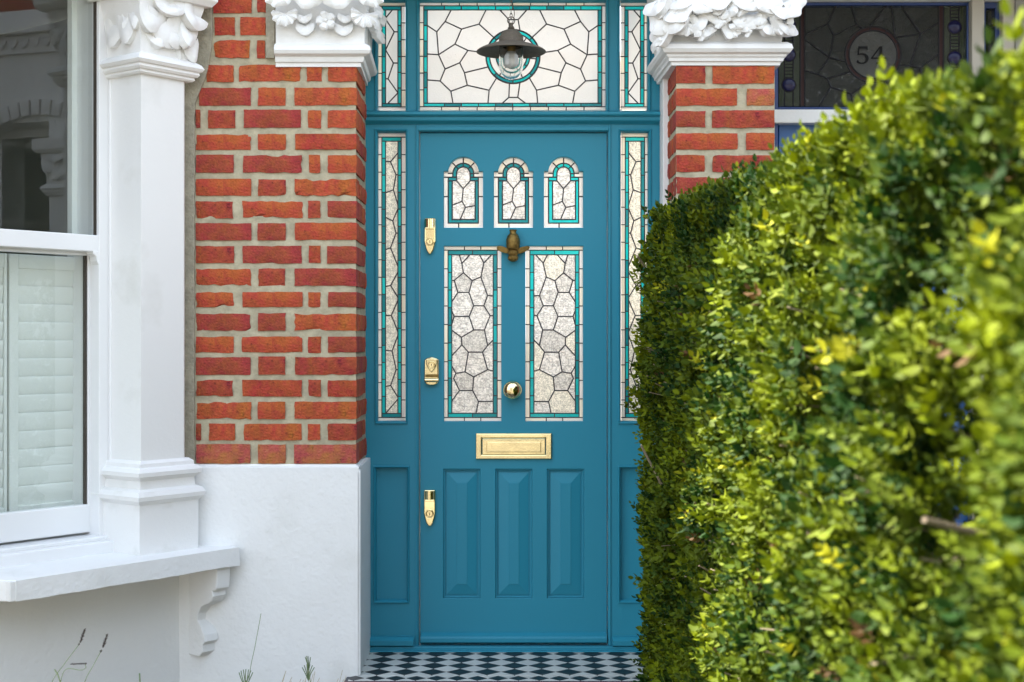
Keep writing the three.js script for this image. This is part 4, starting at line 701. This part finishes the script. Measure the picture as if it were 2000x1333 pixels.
    mesh('lock_cylinder', [rim, dsk], M.brass, l); mesh('keyhole', box(x - 0.0011, x + 0.0011, cy - 0.005, cy + 0.0045, zp + 0.033, zp + 0.0345, 0.0004), M.keyhole, l);
    mesh('finger_slot', pbox(830.5, 856, 731.5, 737.5, zp + 0.014, zp + 0.021, 0.001), M.oldBrass, l);
    const lip = new THREE.CylinderGeometry(0.009, 0.009, 0.052, 20); lip.rotateZ(Math.PI / 2); lip.scale(1, 1, 1.2); lip.translate(x, Y(742.5, zp), zp + 0.018); mesh('finger_lip', lip, M.brass, l);
  }
  {
    const kn = mesh('door_knob', put(lathe([[0.0001, 0.062], [0.012, 0.0615], [0.024, 0.057], [0.033, 0.048], [0.0365, 0.038], [0.034, 0.028], [0.026, 0.019], [0.016, 0.014], [0.014, 0.008], [0.024, 0.005], [0.026, 0.0]].reverse(), 40), X(1001, Z + 0.05), Y(762.5, Z + 0.05), zp - 0.001, 0, 0, Math.PI / 2), M.brass, d);
  }
  {
    const lp = mesh('letter_plate', [extrude(prect(929.3, 1077.7, 846.5, 897.5, zp), 0.012, zp - 0.002, 0.004, [prect(941, 1065.5, 856, 888, zp)], 3)], M.brass, d);
    mesh('letter_flap', [extrude(prect(942, 1064.5, 857, 887.5, zp), 0.006, zp - 0.001, 0.0015, [], 2), extrude(prect(950, 1057, 862.5, 884, zp), 0.006, zp + 0.001, 0.003, [], 3)], M.brass, lp);
    const rod = cyl(V(X(943, zp), Y(858.5, zp), zp + 0.007), V(X(1063, zp), Y(858.5, zp), zp + 0.007), 0.0035, 0.0035, 10); mesh('hinge_rod', rod, M.brass, lp);
  }
  {
    const cx = X(1002, Z + 0.04), yTop = Y(450, Z + 0.04), yB = Y(487, Z + 0.03);
    const kb = mesh('bee_knocker', put(lathe([[0.0005, -0.039], [0.012, -0.037], [0.021, -0.027], [0.0235, -0.024], [0.0235, -0.019], [0.0245, -0.0165], [0.0255, -0.008], [0.0245, -0.0055], [0.0255, -0.003], [0.0255, 0.004], [0.0243, 0.0065], [0.0248, 0.009], [0.023, 0.016], [0.0212, 0.018], [0.021, 0.021], [0.017, 0.028], [0.012, 0.032], [0.0115, 0.041], [0.0135, 0.043], [0.0135, 0.047], [0.0005, 0.047]].map(([r, y]) => [r * 1.08, y]), 28), cx, Y(472.5, Z + 0.03), zp + 0.026), M.oldBrass, d);
    const tho = new THREE.SphereGeometry(0.0215, 20, 14); tho.scale(1.0, 0.8, 0.9); tho.translate(cx, Y(494, Z + 0.03), zp + 0.026); mesh('thorax', tho, M.oldBrass, kb);
    const head = new THREE.SphereGeometry(0.0185, 20, 14); head.scale(1.15, 0.85, 0.95); head.translate(cx, Y(504, Z + 0.03), zp + 0.026);
    const e1 = new THREE.SphereGeometry(0.006, 12, 8), e2 = e1.clone(); e1.translate(cx - 0.012, Y(506, Z), zp + 0.038); e2.translate(cx + 0.012, Y(506, Z), zp + 0.038); mesh('head', [head, e1, e2], M.oldBrass, kb);
    for (const s of [-1, 1]) { const g = lobe(0.031, 0.0115, 0.005, 3, 0.06, 0.002, 28, 0.004); mesh('wing', put(g, cx + s * 0.036, Y(489, Z), zp + 0.02, -s * -0.34, s * 0.2), M.oldBrass, kb); }
    mesh('backplate', [cyl(V(cx, Y(456, Z), zp - 0.002), V(cx, Y(456, Z), zp + 0.022), 0.011, 0.009, 16), cyl(V(cx, Y(500, Z), zp - 0.002), V(cx, Y(500, Z), zp + 0.022), 0.012, 0.010, 16)], M.oldBrass, kb);
  }
}

// ---------------------------------------------------------------- hallway behind the door, roof and end openings added to backlight the glass
{
  const h = thing('hallway', 'white hallway behind the leaded glass, with unseen openings added to backlight it', 'hallway'), x0 = X(690), x1 = X(1312), H = 2.82;
  const W = (a, b, c, d, e, f) => box(a, b, c, d, e, f, 0);
  mesh('wall', W(x0 - 0.06, x0, 0, H, -3.6, -0.10), M.hallWall, h); mesh('wall', W(x1, x1 + 0.06, 0, H, -3.6, -0.10), M.hallWall, h); mesh('end_wall', W(x0 - 0.06, x1 + 0.06, 2.3, H, -3.66, -3.6), M.hallWall, h);
  mesh('hall_floor', W(x0, x1, -0.06, 0.0, -3.6, -0.10), M.hallWall, h); mesh('ceiling', W(x0 - 0.06, x1 + 0.06, H, H + 0.05, -3.66, -2.6), M.hallWall, h); mesh('ceiling', W(x0 - 0.06, x1 + 0.06, H, H + 0.05, -0.55, -0.10), M.hallWall, h);
}

// ---------------------------------------------------------------- wall above the porch, ceiling
{
  const up = thing('house_front', 'brick house front above the porch and bay', 'house');
  mesh('porch_beam', box(-1.25, 0.96, 2.62, 2.95, 0.02, PIER + 0.04, 0.006), M.white, up);
  mesh('upper_wall', box(-3.6, 5.2, 2.95, 5.3, 0.02, 0.36, 0), M.bricks[0], up);
  mesh('eaves', box(-3.6, 5.2, 5.3, 5.42, -0.1, 0.52, 0.01), M.white, up);
  mesh('porch_beam', box(0.962, 2.79, 2.62, 2.95, 0.02, PIER + 0.04, 0.006), M.white, up);
}

// ---------------------------------------------------------------- lantern
{
  const z = 0.30, cx = X(998.3, z), ly0 = (py) => Y(py, z), la = thing('porch_lantern', 'rusty brown hanging lantern with wide brim and glass jar', 'lantern', undefined, V(cx, 0, z));
  const k = (DIST - z) / FP;       // metres per photo pixel at the lantern
  const yb = Y(97, z), c = (l) => l.map(([r, dy]) => [r * k, yb - dy * k]);
  const cap = mesh('cap', lathe(c([[0.5, -41], [4, -40.5], [10, -38.5], [17, -34], [22.5, -27.5], [24, -24], [24, -16], [26, -14.5], [26, -9], [24, -7.5], [23, -3], [21, -3], [21, -12], [0.5, -13]]), 40), M.iron, la);
  mesh('brim', lathe(c([[23, -13], [32, -11.5], [44, -8], [56, -3.5], [64, 0.5], [67.8, 3.4], [68.4, 4.6], [67.6, 5.2], [63, 2.8], [55, -1], [43, -5.4], [31, -8.8], [22, -10.2], [23, -13]]), 56), M.iron, la);
  mesh('neck', lathe(c([[0.4, -52], [3.6, -52], [4.4, -50], [3.2, -47.5], [5, -45], [7, -41], [0.4, -40]]), 20), M.iron, cap);
  const ring = new THREE.TorusGeometry(7.2 * k, 0.95 * k, 8, 28); ring.translate(0, yb + 57 * k, 0); mesh('hanging_ring', ring, M.iron, cap);
  for (let i = 0; i < 9; i++) { const t = new THREE.TorusGeometry(3.4 * k, 0.75 * k, 6, 16); t.scale(0.72, 1.45, 1); t.rotateY(i % 2 ? Math.PI / 2 : 0.15); t.translate(0, yb + (66 + i * 8.1) * k, 0); mesh('chain_link', t, M.iron, la); }
  const cord = mesh('flex', tube([V(0.006, yb + 52 * k, 0.006), V(0.012, yb + 70 * k, 0.008), V(0.004, yb + 90 * k, -0.006), V(0.0, yb + 140 * k, 0.0)], 0.0016, 20, 6), M.keyhole, la);
  mesh('ceiling_rose', [cyl(V(0, 2.585, 0), V(0, 2.62, 0), 0.03, 0.045, 20)], M.iron, la);
  mesh('glass_jar', lathe(c([[0.02, 55], [5, 54.6], [11, 52.3], [16.8, 47], [20.8, 39], [22.0, 30], [22.0, -8], [22.5, -10], [23.6, -8], [23.8, 30], [22.7, 40], [18.7, 49], [12, 55.3], [5, 58], [0.02, 58.6]]).reverse(), 48), M.jar, la);
  mesh('jar_collar', lathe(c([[21, -14], [21.4, -12], [20, -9], [17.5, -9.5], [18, -13], [21, -14]]), 32), M.iron, la);
  mesh('bulb', lathe(c([[0.1, 36.5], [6, 36], [11.5, 33], [14, 28], [14.3, 21], [13, 13], [10, 7.5], [8.5, 4.5]]), 28), M.bulb, la);
  mesh('bulb_socket', lathe(c([[8.6, 6], [8.8, -1], [8, -8], [7, -12]]), 20), M.oldBrass, la);
}

// ---------------------------------------------------------------- the neighbour's door with its numbered top light
{
  const fr = thing('door_frame', 'white and navy door frame with dark numbered leaded top light', 'door frame'), Z = 0.0, G = -0.03;
  mesh('post', pbox(1499, 1520.5, -60, 1275, -0.08, 0.0, 0.004), M.navy, fr);
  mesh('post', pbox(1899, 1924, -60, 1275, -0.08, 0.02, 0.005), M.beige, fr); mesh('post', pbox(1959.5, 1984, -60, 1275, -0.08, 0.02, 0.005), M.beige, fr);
  mesh('transom_bar', pbox(1500, 1898.5, 213.5, 240.5, -0.08, 0.024, 0.005), M.white, fr); mesh('transom_bar', pbox(1924.5, 1959, 213.5, 240.5, -0.08, 0.02, 0.005), M.white, fr);
  mesh('head', pbox(1500, 1898.5, -60, 0.5, -0.08, 0.014, 0.004), M.white, fr); mesh('head', pbox(1924.5, 1959, -60, 0.5, -0.08, 0.014, 0.004), M.white, fr);
  mesh('top_light_frame', extrude(prect(1517, 1898, 1, 213, Z), 0.05, -0.07, 0.004, [prect(1522, 1892.5, 8, 207, Z)], 2), M.navy, fr);
  mesh('top_light_frame', extrude(prect(1924.8, 1958.5, 1, 213, Z), 0.05, -0.07, 0.004, [prect(1930, 1948, 14, 207, Z)], 2), M.navy, fr);
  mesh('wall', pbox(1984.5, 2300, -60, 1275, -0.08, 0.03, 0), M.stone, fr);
  const z3 = (l) => l.map(([x, y]) => [1480 + x / 3.846, y / 3.846]);
  const L = new Light(fr, G), inn = [1572, 1834, 8, 207], cx = 1705.7, cy = 106.6, R = 54.5, ring = Array.from({ length: 48 }, (_, i) => [cx + R * Math.cos(i / 48 * 2 * Math.PI), cy + R * Math.sin(i / 48 * 2 * Math.PI)]);
  const to = (p) => ring.reduce((b, q) => Math.hypot(q[0] - p[0], q[1] - p[1]) < Math.hypot(b[0] - p[0], b[1] - p[1]) ? q : b), S = (l) => { const o = z3(l); o[o.length - 1] = to(o[o.length - 1]); return o; };
  const lines = [...[[[597, 32], [525, 178], [357, 262]], [[525, 178], [573, 265], [540, 432], [357, 295]], [[700, 32], [745, 185]], [[573, 265], [745, 185]], [[1078, 45], [1225, 255]], [[1353, 175], [1225, 255], [1145, 492]], [[1360, 405], [1222, 512]], [[1145, 492], [1222, 512], [1240, 640], [1360, 600]], [[540, 432], [450, 555], [357, 530]], [[450, 555], [525, 590], [550, 655], [465, 795]], [[550, 655], [705, 705], [720, 795]], [[1240, 640], [1180, 795]], [[1010, 795], [985, 700]], [[985, 700], [1240, 640]]].map(z3), ...[[[745, 185], [790, 210]], [[965, 45], [845, 195]], [[1005, 45], [1060, 270]], [[1225, 255], [1060, 270]], [[540, 432], [660, 455]], [[525, 590], [690, 550]], [[1145, 492], [1075, 500]], [[705, 705], [830, 660]], [[985, 700], [940, 620]]].map(S)];
  const g = graph(inn, lines, [ring]); const inRing = (poly) => { const c = poly.reduce((s, p) => [s[0] + p[0] / poly.length, s[1] + p[1] / poly.length], [0, 0]); return Math.hypot(c[0] - cx, c[1] - cy) < R - 4; };
  L.graph(g, () => M.paneDark[Math.floor(paneRng() * 2)], inRing, 0.0075);
  L.pane(Array.from({ length: 32 }, (_, i) => [cx + 47 * Math.cos(i / 32 * 2 * Math.PI), cy + 47 * Math.sin(i / 32 * 2 * Math.PI)]), M.paneDisc);
  for (let k = 0; k < 10; k++) { const a0 = k / 10 * 2 * Math.PI + 0.2, a1 = a0 + Math.PI / 5, poly = []; for (let i = 0; i <= 5; i++) { const a = a0 + (a1 - a0) * i / 5; poly.push([cx + R * Math.cos(a), cy + R * Math.sin(a)]); } for (let i = 5; i >= 0; i--) { const a = a0 + (a1 - a0) * i / 5; poly.push([cx + 47 * Math.cos(a), cy + 47 * Math.sin(a)]); } L.pane(poly, M.paneRed); L.bar([cx + R * Math.cos(a0), cy + R * Math.sin(a0)], [cx + 47 * Math.cos(a0), cy + 47 * Math.sin(a0)]); }
  L.line([...ring, ring[0]], 0.007); const r2 = ring.map(([x, y]) => [cx + (x - cx) * 47 / R, cy + (y - cy) * 47 / R]); L.line([...r2, r2[0]], 0.006);
  for (const [a, b] of [[1563.5, 1572], [1834, 1843]]) { L.rect(a, b, 8, 207, M.paneRed); L.bar([a, 8], [a, 207], 0.007); L.bar([b, 8], [b, 207], 0.007); }
  for (const [a, b, m] of [[1522, 1563.5, 1541], [1843, 1892, 1865]]) {
    for (const [u, v] of [[a, m - 8.5], [m + 8.5, b]]) L.rect(u, v, 8, 207, M.paneOlive);
    for (const u of [m - 8.5, m + 8.5]) L.bar([u, 8], [u, 207]);
    const cs = a < 1600 ? [48, 107, 166] : [53, 113, 172], circ = (cy2, r) => Array.from({ length: 24 }, (_, i) => [m + r * Math.cos(i / 24 * 2 * Math.PI), cy2 + r * Math.sin(i / 24 * 2 * Math.PI)]);
    let prev = 8; for (const q of cs) { for (let y = prev; y < q - 12; y += 6.5) { L.rect(m - 8.5, m + 8.5, y, Math.min(q - 11, y + 6.5), M.paneOlive); L.bar([m - 6.5, y], [m + 6.5, y], 0.004); } L.line([...circ(q, 13), circ(q, 13)[0]], 0.007); prev = q + 12; }
    L.rect(m - 8.5, m + 8.5, prev, 207, M.paneOlive);
  }
  const lm = L.build(M.leadDark);
  for (const [m, cs] of [[1541, [48, 107, 166]], [1865, [53, 113, 172]]]) for (const q of cs) { const s = new THREE.SphereGeometry(12.5 * 0.002, 20, 12); s.scale(1, 1, 0.2); const k = mesh('roundel', s, M.paneCobalt, lm); k.position.set(X(m, G), Y(q, G), G + 0.002); }
  const font = await new FontLoader().loadAsync('fonts/droid/droid_serif_regular.typeface.json');
  const tg = new TextGeometry('54', { font, size: 0.068, depth: 0.003, curveSegments: 6, bevelEnabled: false }); tg.computeBoundingBox(); const bb = tg.boundingBox; tg.scale(1.15, 1, 1); tg.translate(-(bb.min.x + bb.max.x) / 2 * 1.15 + X(cx + 0.5, G), -(bb.min.y + bb.max.y) / 2 + Y(cy + 1.5, G), G + 0.0015);
  mesh('house_number', tg, M.ink, lm);
  const S2 = new Light(fr, G); S2.rect(1930, 1948, 14, 50, M.paneDark[0]); S2.rect(1930, 1948, 50, 207, M.paneDark[1]); S2.line([[1930, 53], [1948, 47]]); S2.build(M.leadDark);
  const d = thing('front_door', 'plain navy blue door of the neighbouring house, mostly behind the hedge', 'door');
  mesh('door_leaf', pbox(1521, 1898.5, 241, 1270, -0.08, -0.03, 0.004), M.doorBlue, d);
  mesh('raised_panel', pbox(1570, 1690, 420, 800, -0.04, -0.018, 0.008), M.doorBlue, d); mesh('raised_panel', pbox(1730, 1850, 420, 800, -0.04, -0.018, 0.008), M.doorBlue, d);
  const h = thing('hallway', 'dark hallway behind the numbered top light', 'hallway'); const x0 = X(1499), x1 = X(1984);
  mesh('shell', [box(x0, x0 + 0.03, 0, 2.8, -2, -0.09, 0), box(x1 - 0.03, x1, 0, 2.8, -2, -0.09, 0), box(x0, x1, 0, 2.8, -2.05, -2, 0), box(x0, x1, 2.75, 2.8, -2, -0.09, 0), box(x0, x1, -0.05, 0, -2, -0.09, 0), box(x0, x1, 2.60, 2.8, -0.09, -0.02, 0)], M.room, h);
}

// ---------------------------------------------------------------- the neighbour's bay, mirrored about the shared pier (seen reflected in the sash window)
{
  const names = { bay_wall: 'white rendered bay of the neighbouring house mirrored in the sash window', window_sill: 'white sill under the neighbouring bay window', bay_pillar: 'white leafy pillar of the neighbouring bay', sash_window: 'white sash window of the neighbouring bay', shutter: 'closed white louvred shutter inside the neighbouring bay', shutter_001: 'second white louvred shutter inside the neighbouring bay', front_room: 'dim front room inside the neighbouring bay' }, c = 0.775;
  for (const o of neighbour) { const n = o.clone(); const base = o.name; n.name = numbered(base.replace(/_\d+$/, '')); n.userData = { label: names[base], category: o.userData.category }; n.position.x = 2 * c - o.position.x; n.rotation.y = -TH; n.scale.x = -1; scene.add(n); }
}

// ---------------------------------------------------------------- hedge
{
  const hd = thing('hedge', 'clipped privet hedge with yellow green sunlit leaves beside the path', 'hedge');
  // one leaf: folded ovate blade along +y
  const leaf = (len, wid, fold, bend) => {
    const v = [[0, 0, 0], [wid * 0.36, len * 0.22, fold * 0.6], [wid * 0.5, len * 0.5, fold], [wid * 0.3, len * 0.8, fold * 0.6], [0, len, 0]], pos = [], idx = [], z = (y) => -bend * (y / len) * (y / len);
    const c = [[0, 0, 0], [0, len * 0.22, 0], [0, len * 0.5, 0], [0, len * 0.8, 0], [0, len, 0]];
    for (let i = 0; i < 5; i++) { pos.push(-v[i][0], v[i][1], v[i][2] + z(v[i][1]), c[i][0], c[i][1], z(c[i][1]), v[i][0], v[i][1], v[i][2] + z(v[i][1])); }
    for (let i = 0; i < 4; i++) for (const s of [0, 1]) { const a = i * 3 + s, b = a + 3; if (i === 0) idx.push(a + (s ? 0 : 1), b + 1, b); else if (i === 3) idx.push(a, a + 1, b + (s ? 0 : 1)); else idx.push(a, a + 1, b + 1, a, b + 1, b); }
    const g = new THREE.BufferGeometry(); g.setAttribute('position', new THREE.Float32BufferAttribute(pos, 3)); g.setIndex(idx); g.computeVertexNormals(); return clean(g);
  };
  const sprig = (seed, pairs, len, L, open) => {
    const r = rng(seed), gs = [];
    for (let k = 0; k <= pairs; k++) {
      const t = (k + 0.4) / (pairs + 0.4), y = len * t, az = k * Math.PI / 2 + r() * 0.5, sz = L * (1.0 - 0.35 * t) * (0.8 + 0.4 * r());
      for (const s of k === pairs ? [0] : [0, 1]) {
        const g = leaf(sz, sz * 0.64, sz * 0.10, sz * (0.1 + 0.12 * r())); g.rotateX(k === pairs ? 0.2 : open * (0.75 + 0.5 * r())); g.rotateY(az + s * Math.PI); g.translate(0, y, 0); gs.push(g);
      }
    }
    return mergeGeometries(gs, false);
  };
  const variants = [sprig(1, 4, 0.055, 0.030, 1.0), sprig(2, 3, 0.045, 0.034, 1.15), sprig(3, 5, 0.06, 0.026, 0.9), sprig(4, 2, 0.03, 0.036, 1.2)];
  const top = (z) => { const d = DIST - z, k = [[0.6, 0.255], [1.25, 0.27], [2.0, 0.335], [3.0, 0.345], [4.2, 0.425], [5.1, 0.475]]; for (let i = 0; i < k.length - 1; i++) if (d <= k[i + 1][0]) return EYE + k[i][1] + (k[i + 1][1] - k[i][1]) * (d - k[i][0]) / (k[i + 1][0] - k[i][0]) - 0.026; return EYE + 0.44; };
  const r = rng(4242), X0 = 0.466, X1 = 1.12, Z0 = 0.60, Z1 = 5.25, list = variants.map(() => []);
  const q = new THREE.Quaternion(), q2 = new THREE.Quaternion(), up = V(0, 1, 0), sc = V(1, 1, 1);
  const bump = (a, b) => (fbm(a * 3.2 + 50, b * 3.2 + 50, 10000, 13, 3) - 0.5) * 0.13 + (fbm(a * 9 + 50, b * 9 + 50, 10000, 14, 2) - 0.5) * 0.05;
  const gap = (a, b) => fbm(a * 6 + 80, b * 6 + 80, 10000, 23, 3);
  const add = (p, n) => {
    const d = n.clone().multiplyScalar(0.55 + 0.5 * r()).add(V(r() - 0.5, (r() - 0.5) * 0.9 + 0.45, r() - 0.5)).normalize();
    q.setFromUnitVectors(up, d); q2.setFromAxisAngle(up, r() * 6.283); q.multiply(q2);
    const s = 0.42 + 0.55 * r(); sc.set(s, s, s); const m = new THREE.Matrix4().compose(p, q, sc);
    const fresh = fbm(p.z * 4.5 + 60, p.y * 4.5 + 60, 10000, 41, 3), a = Math.min(1, Math.max(0, 0.40 + (fresh - 0.5) * 1.5 + (r() - 0.5) * 0.9));
    const v = 0.8 + 0.4 * r(), rare = r();
    let c = rare < 0.005 ? [0.11, 0.060, 0.022] : [0.016 + 0.180 * a, 0.052 + 0.190 * a, 0.008 - 0.004 * a]; if (rare > 0.985) c = [0.33, 0.33, 0.012];
    list[Math.floor(r() * variants.length)].push([m, c.map((k) => k * v)]);
  };
  // path side
  const H0 = GROUND + 0.05;
  for (let i = 0; i < 38000; i++) {
    const z = Z0 + (Z1 - Z0) * r(), t = top(z), y = H0 + (t - H0) * Math.pow(r(), 0.9); const dep = -0.17 * Math.log(1 - r() * 0.86) * 0.5;
    if (gap(z, y) < 0.43 && dep < 0.09 && r() < 0.9) continue;
    const round = Math.max(0, y - (t - 0.24)); add(V(X0 + bump(z, y) + dep + round * round * 2.4, y, z), V(-1, 0.1 + round * 5, 0));
  }
  // top
  for (let i = 0; i < 14000; i++) { const z = Z0 + (Z1 - Z0) * r(), x = X0 + 0.03 + (X1 - X0) * r(), dep = -0.1 * Math.log(1 - r() * 0.9) * 0.45; add(V(x, top(z) + bump(x, z) * 0.5 - dep, z), V(-0.1, 1, 0)); }
  // end towards the door
  for (let i = 0; i < 6500; i++) { const x = X0 + (X1 - X0) * r(), t = top(Z0), y = H0 + (t - H0) * r(), dep = -0.14 * Math.log(1 - r() * 0.88) * 0.5; add(V(x + 0.0, y, Z0 + bump(x, y) * 0.5 + dep), V(-0.2, 0.1, -1)); }
  // inside and far side
  for (let i = 0; i < 9000; i++) { const z = Z0 + 0.05 + (Z1 - Z0 - 0.1) * r(); add(V(X0 + 0.16 + (X1 - X0 - 0.16) * r(), H0 + (top(z) - H0 - 0.05) * r(), z), V(r() - 0.5, 0.2, r() - 0.5)); }
  list.forEach((l, k) => {
    const im = new THREE.InstancedMesh(variants[k], M.leaf, l.length); l.forEach(([m, c], i) => { im.setMatrixAt(i, m); im.setColorAt(i, new THREE.Color().setRGB(...c)); });
    im.name = 'foliage'; im.castShadow = im.receiveShadow = true; im.userData.kind = 'stuff'; hd.add(im);
  });
  // woody stems inside and cut twigs showing on the face
  const woods = []; for (let i = 0; i < 46; i++) { const z = Z0 + 0.1 + (Z1 - Z0 - 0.2) * r(), x = X0 + 0.2 + 0.3 * r(); for (let k = 0; k < 4; k++) { const a = (r() - 0.5) * 1.3, b = (r() - 0.5) * 1.3, h = 0.5 + 1.0 * r(); woods.push(cyl(V(x, GROUND, z), V(Math.max(X0 + 0.12, x + Math.sin(a) * h * 0.4), Math.min(top(z) - 0.08, GROUND + h), Math.min(Z1, Math.max(Z0 + 0.1, z + Math.sin(b) * h * 0.5))), 0.010, 0.004, 6)); } }
  const wm = mesh('woody_stems', woods, M.bark, hd); wm.userData.kind = 'stuff';
  const twigs = []; for (let i = 0; i < 800; i++) { const z = Z0 + (Z1 - Z0) * r(), y = H0 + (top(z) - 0.22 - H0) * r(), x = X0 + bump(z, y) + 0.02; const L = 0.05 + 0.09 * r(); twigs.push(cyl(V(x + L * 0.8, y - L * 0.4 * r(), z + (r() - 0.5) * L), V(x - 0.02 * r(), y + (r() - 0.4) * L * 0.5, z + (r() - 0.5) * L * 1.6), 0.0024, 0.0013, 5)); }
  const tm = mesh('thin_twigs', twigs, M.paleBark, hd); tm.userData.kind = 'stuff';
  for (const [px0, py0, px1, py1, d0] of [[1806, 1016, 1945, 1052, 1.55], [1795, 1030 + 250, 1700, 1300, 1.7], [1245, 500, 1262, 525, 4.6], [1252, 870, 1295, 952, 4.5], [1380, 985, 1440, 1010, 3.2]]) {
    const p = (x, y, d) => V((x - 1000) * d / FP, EYE + (666.5 - y) * d / FP, DIST - d); mesh('cut_twig', cyl(p(px1, py1, d0 + 0.05), p(px0, py0, d0 - 0.02), 0.0042, 0.0034, 8), M.paleBark, hd);
  }
}

// ---------------------------------------------------------------- lavender and grasses in front of the low wall
{
  const at = (px, py, d) => V((px - 1000) * d / FP, EYE + (666.5 - py) * d / FP, DIST - d);
  const head = (a, b, rad, seed) => {      // whorls of small pointed calyces
    const gs = [], r = rng(seed), n = 44, ax = b.clone().sub(a), up = ax.clone().normalize();
    for (let i = 0; i < n; i++) { const t = Math.floor(i / 6) / 7 + (r() - 0.5) * 0.06, c = a.clone().addScaledVector(ax, t), th = i * 1.047 + r(), w = rad * (0.55 + 0.6 * r()) * Math.sin(Math.PI * (0.2 + 0.68 * t)); const out = V(Math.cos(th), 0, Math.sin(th)).projectOnPlane(up).normalize(); const g = new THREE.ConeGeometry(0.0017 + 0.0008 * r(), 0.008, 5); g.applyQuaternion(new THREE.Quaternion().setFromUnitVectors(V(0, 1, 0), up.clone().multiplyScalar(1.2).addScaledVector(out, 0.5 + r()).normalize())); c.addScaledVector(out, w * 0.7); g.translate(c.x, c.y, c.z); gs.push(g); }
    return gs;
  };
  const d = 4.05, base = at(70, 1560, d);
  const la = thing('lavender', 'dried lavender with dark flower heads leaning against the white wall', 'plant');
  mesh('stem', tube([base, at(98, 1340, d), at(125, 1298, d), at(155, 1258, d)], 0.0011, 30, 6), M.stem, la);
  mesh('flower_head', head(at(157, 1253, d), at(166, 1229, d), 0.0042, 1), M.flower, la); mesh('bract', head(at(154, 1258, d), at(156, 1254, d), 0.001, 5).slice(0, 5), M.flower, la);
  mesh('stem', tube([at(112, 1560, d), at(118, 1331, d), at(128, 1308, d), at(140, 1307, d), at(158, 1310, d), at(167, 1306, d), at(166, 1298, d)], 0.0011, 40, 6), M.stem, la);
  mesh('flower_head', head(at(165, 1297, d), at(138, 1298, d), 0.0042, 2), M.flower, la);
  mesh('stem', tube([at(130, 1560, d), at(165, 1333, d), at(182, 1300, d), at(198, 1270, d)], 0.0011, 30, 6), M.stem, la);
  mesh('flower_head', head(at(201, 1263, d), at(209, 1240, d), 0.0044, 3), M.flower, la); mesh('bract', head(at(197, 1272, d), at(199, 1268, d), 0.001, 6).slice(0, 6), M.flower, la);
  mesh('stem', tube([at(120, 1560, d), at(117, 1335, d), at(112, 1318, d), at(106, 1308, d)], 0.0018, 20, 6), M.stem, la);
  mesh('leaf', tube([at(273, 1560, d), at(273, 1340, d), at(272, 1316, d)], 0.0022, 16, 6), M.lavLeaf, la);
  const w = 4.75, g = thing('lavender', 'young lavender sprig with one bare grass stalk in front of the plinth', 'plant');
  const spiky = (px, py, seed, n, sp, hgt) => { const r = rng(seed), gs = []; for (let i = 0; i < n; i++) { const a = (i / (n - 1) - 0.5) * sp; const b = at(px, py + 18, w); const t = at(px + Math.sin(a) * hgt, py - Math.cos(a) * hgt, w - 0.02 + 0.04 * r()); const m = b.clone().lerp(t, 0.5); m.x += (r() - 0.5) * 0.006; gs.push(tube([b, m, t], 0.0016, 8, 5)); } return gs; };
  mesh('grass_stalk', tube([at(478, 1500, w), at(487, 1318, w), at(498, 1262, w), at(509.5, 1199, w)], 0.0011, 30, 6), M.stem, g);
  mesh('leaf_tuft', spiky(480, 1326, 3, 7, 1.7, 18), M.lavLeaf, g); mesh('stem', tube([at(476, 1560, w), at(480, 1330, w)], 0.002, 6, 6), M.stem, g);
  const g3 = thing('lavender', 'small green sprig growing through straw coloured grass below the plinth', 'plant');
  mesh('stem', tube([at(610, 1560, w), at(606, 1333, w), at(603, 1312, w), at(598, 1282, w)], 0.0014, 16, 6), M.stem, g3);
  mesh('leaf_tuft', [...spiky(602, 1312, 8, 6, 2.0, 14), ...spiky(601, 1292, 9, 3, 1.2, 9)], M.lavLeaf, g3);
  const r = rng(66), straw = []; for (let i = 0; i < 44; i++) { const x = 525 + 130 * r(), b = at(x - 20 * r(), 1500, w + 0.1 * (r() - 0.5)), h = 1338 - 34 * r() * r(); straw.push(tube([b, at(x, 1390, w), at(x + 12 + 16 * r(), h, w)], 0.0008, 8, 4)); }
  const sg = mesh('dry_grass', straw, M.straw); sg.userData = { kind: 'stuff', label: 'thin straw coloured grass blades below the white plinth', category: 'grass' };
}

// ---------------------------------------------------------------- houses across the street (mirrored in brass and glass)
for (let k = 0; k < 3; k++) {
  const x = -7.2 + k * 6.4, h = thing('terraced_house', ['grey stone terraced house across the street behind the viewer', 'white terraced house across the street behind the viewer', 'cream terraced house across the street behind the viewer'][k], 'house', undefined, V(x, GROUND, 19));
  mesh('wall', box(0, 6.2, 0, 6.2, 0, 7, 0), [M.stone, M.hallWall, M.cream][k], h);
  const rf = extrude([[0, 6.2], [3.5, 8.6], [7, 6.2]].map(([a, b]) => [a, b]), 6.2, 0); rf.rotateY(-Math.PI / 2); rf.translate(6.2, 0, 0); mesh('roof', boxUV(rf), M.slate, h);
  for (const [wx, wy, ww, hh] of [[0.7, 0.9, 1.6, 1.8], [0.7, 3.8, 1.4, 1.6], [3.7, 3.8, 1.2, 1.6]]) { const w = mesh('window', box(wx, wx + ww, wy, wy + hh, -0.05, 0.05, 0.01), M.white, h); mesh('pane', box(wx + 0.1, wx + ww - 0.1, wy + 0.1, wy + hh - 0.1, -0.06, -0.045, 0), M.darkGlass, w); }
  mesh('door', box(4.0, 5.0, 0, 2.2, -0.05, 0.05, 0.01), [M.navy, M.blue, M.tileRed][k], h);
}
renderer.render(scene, camera);
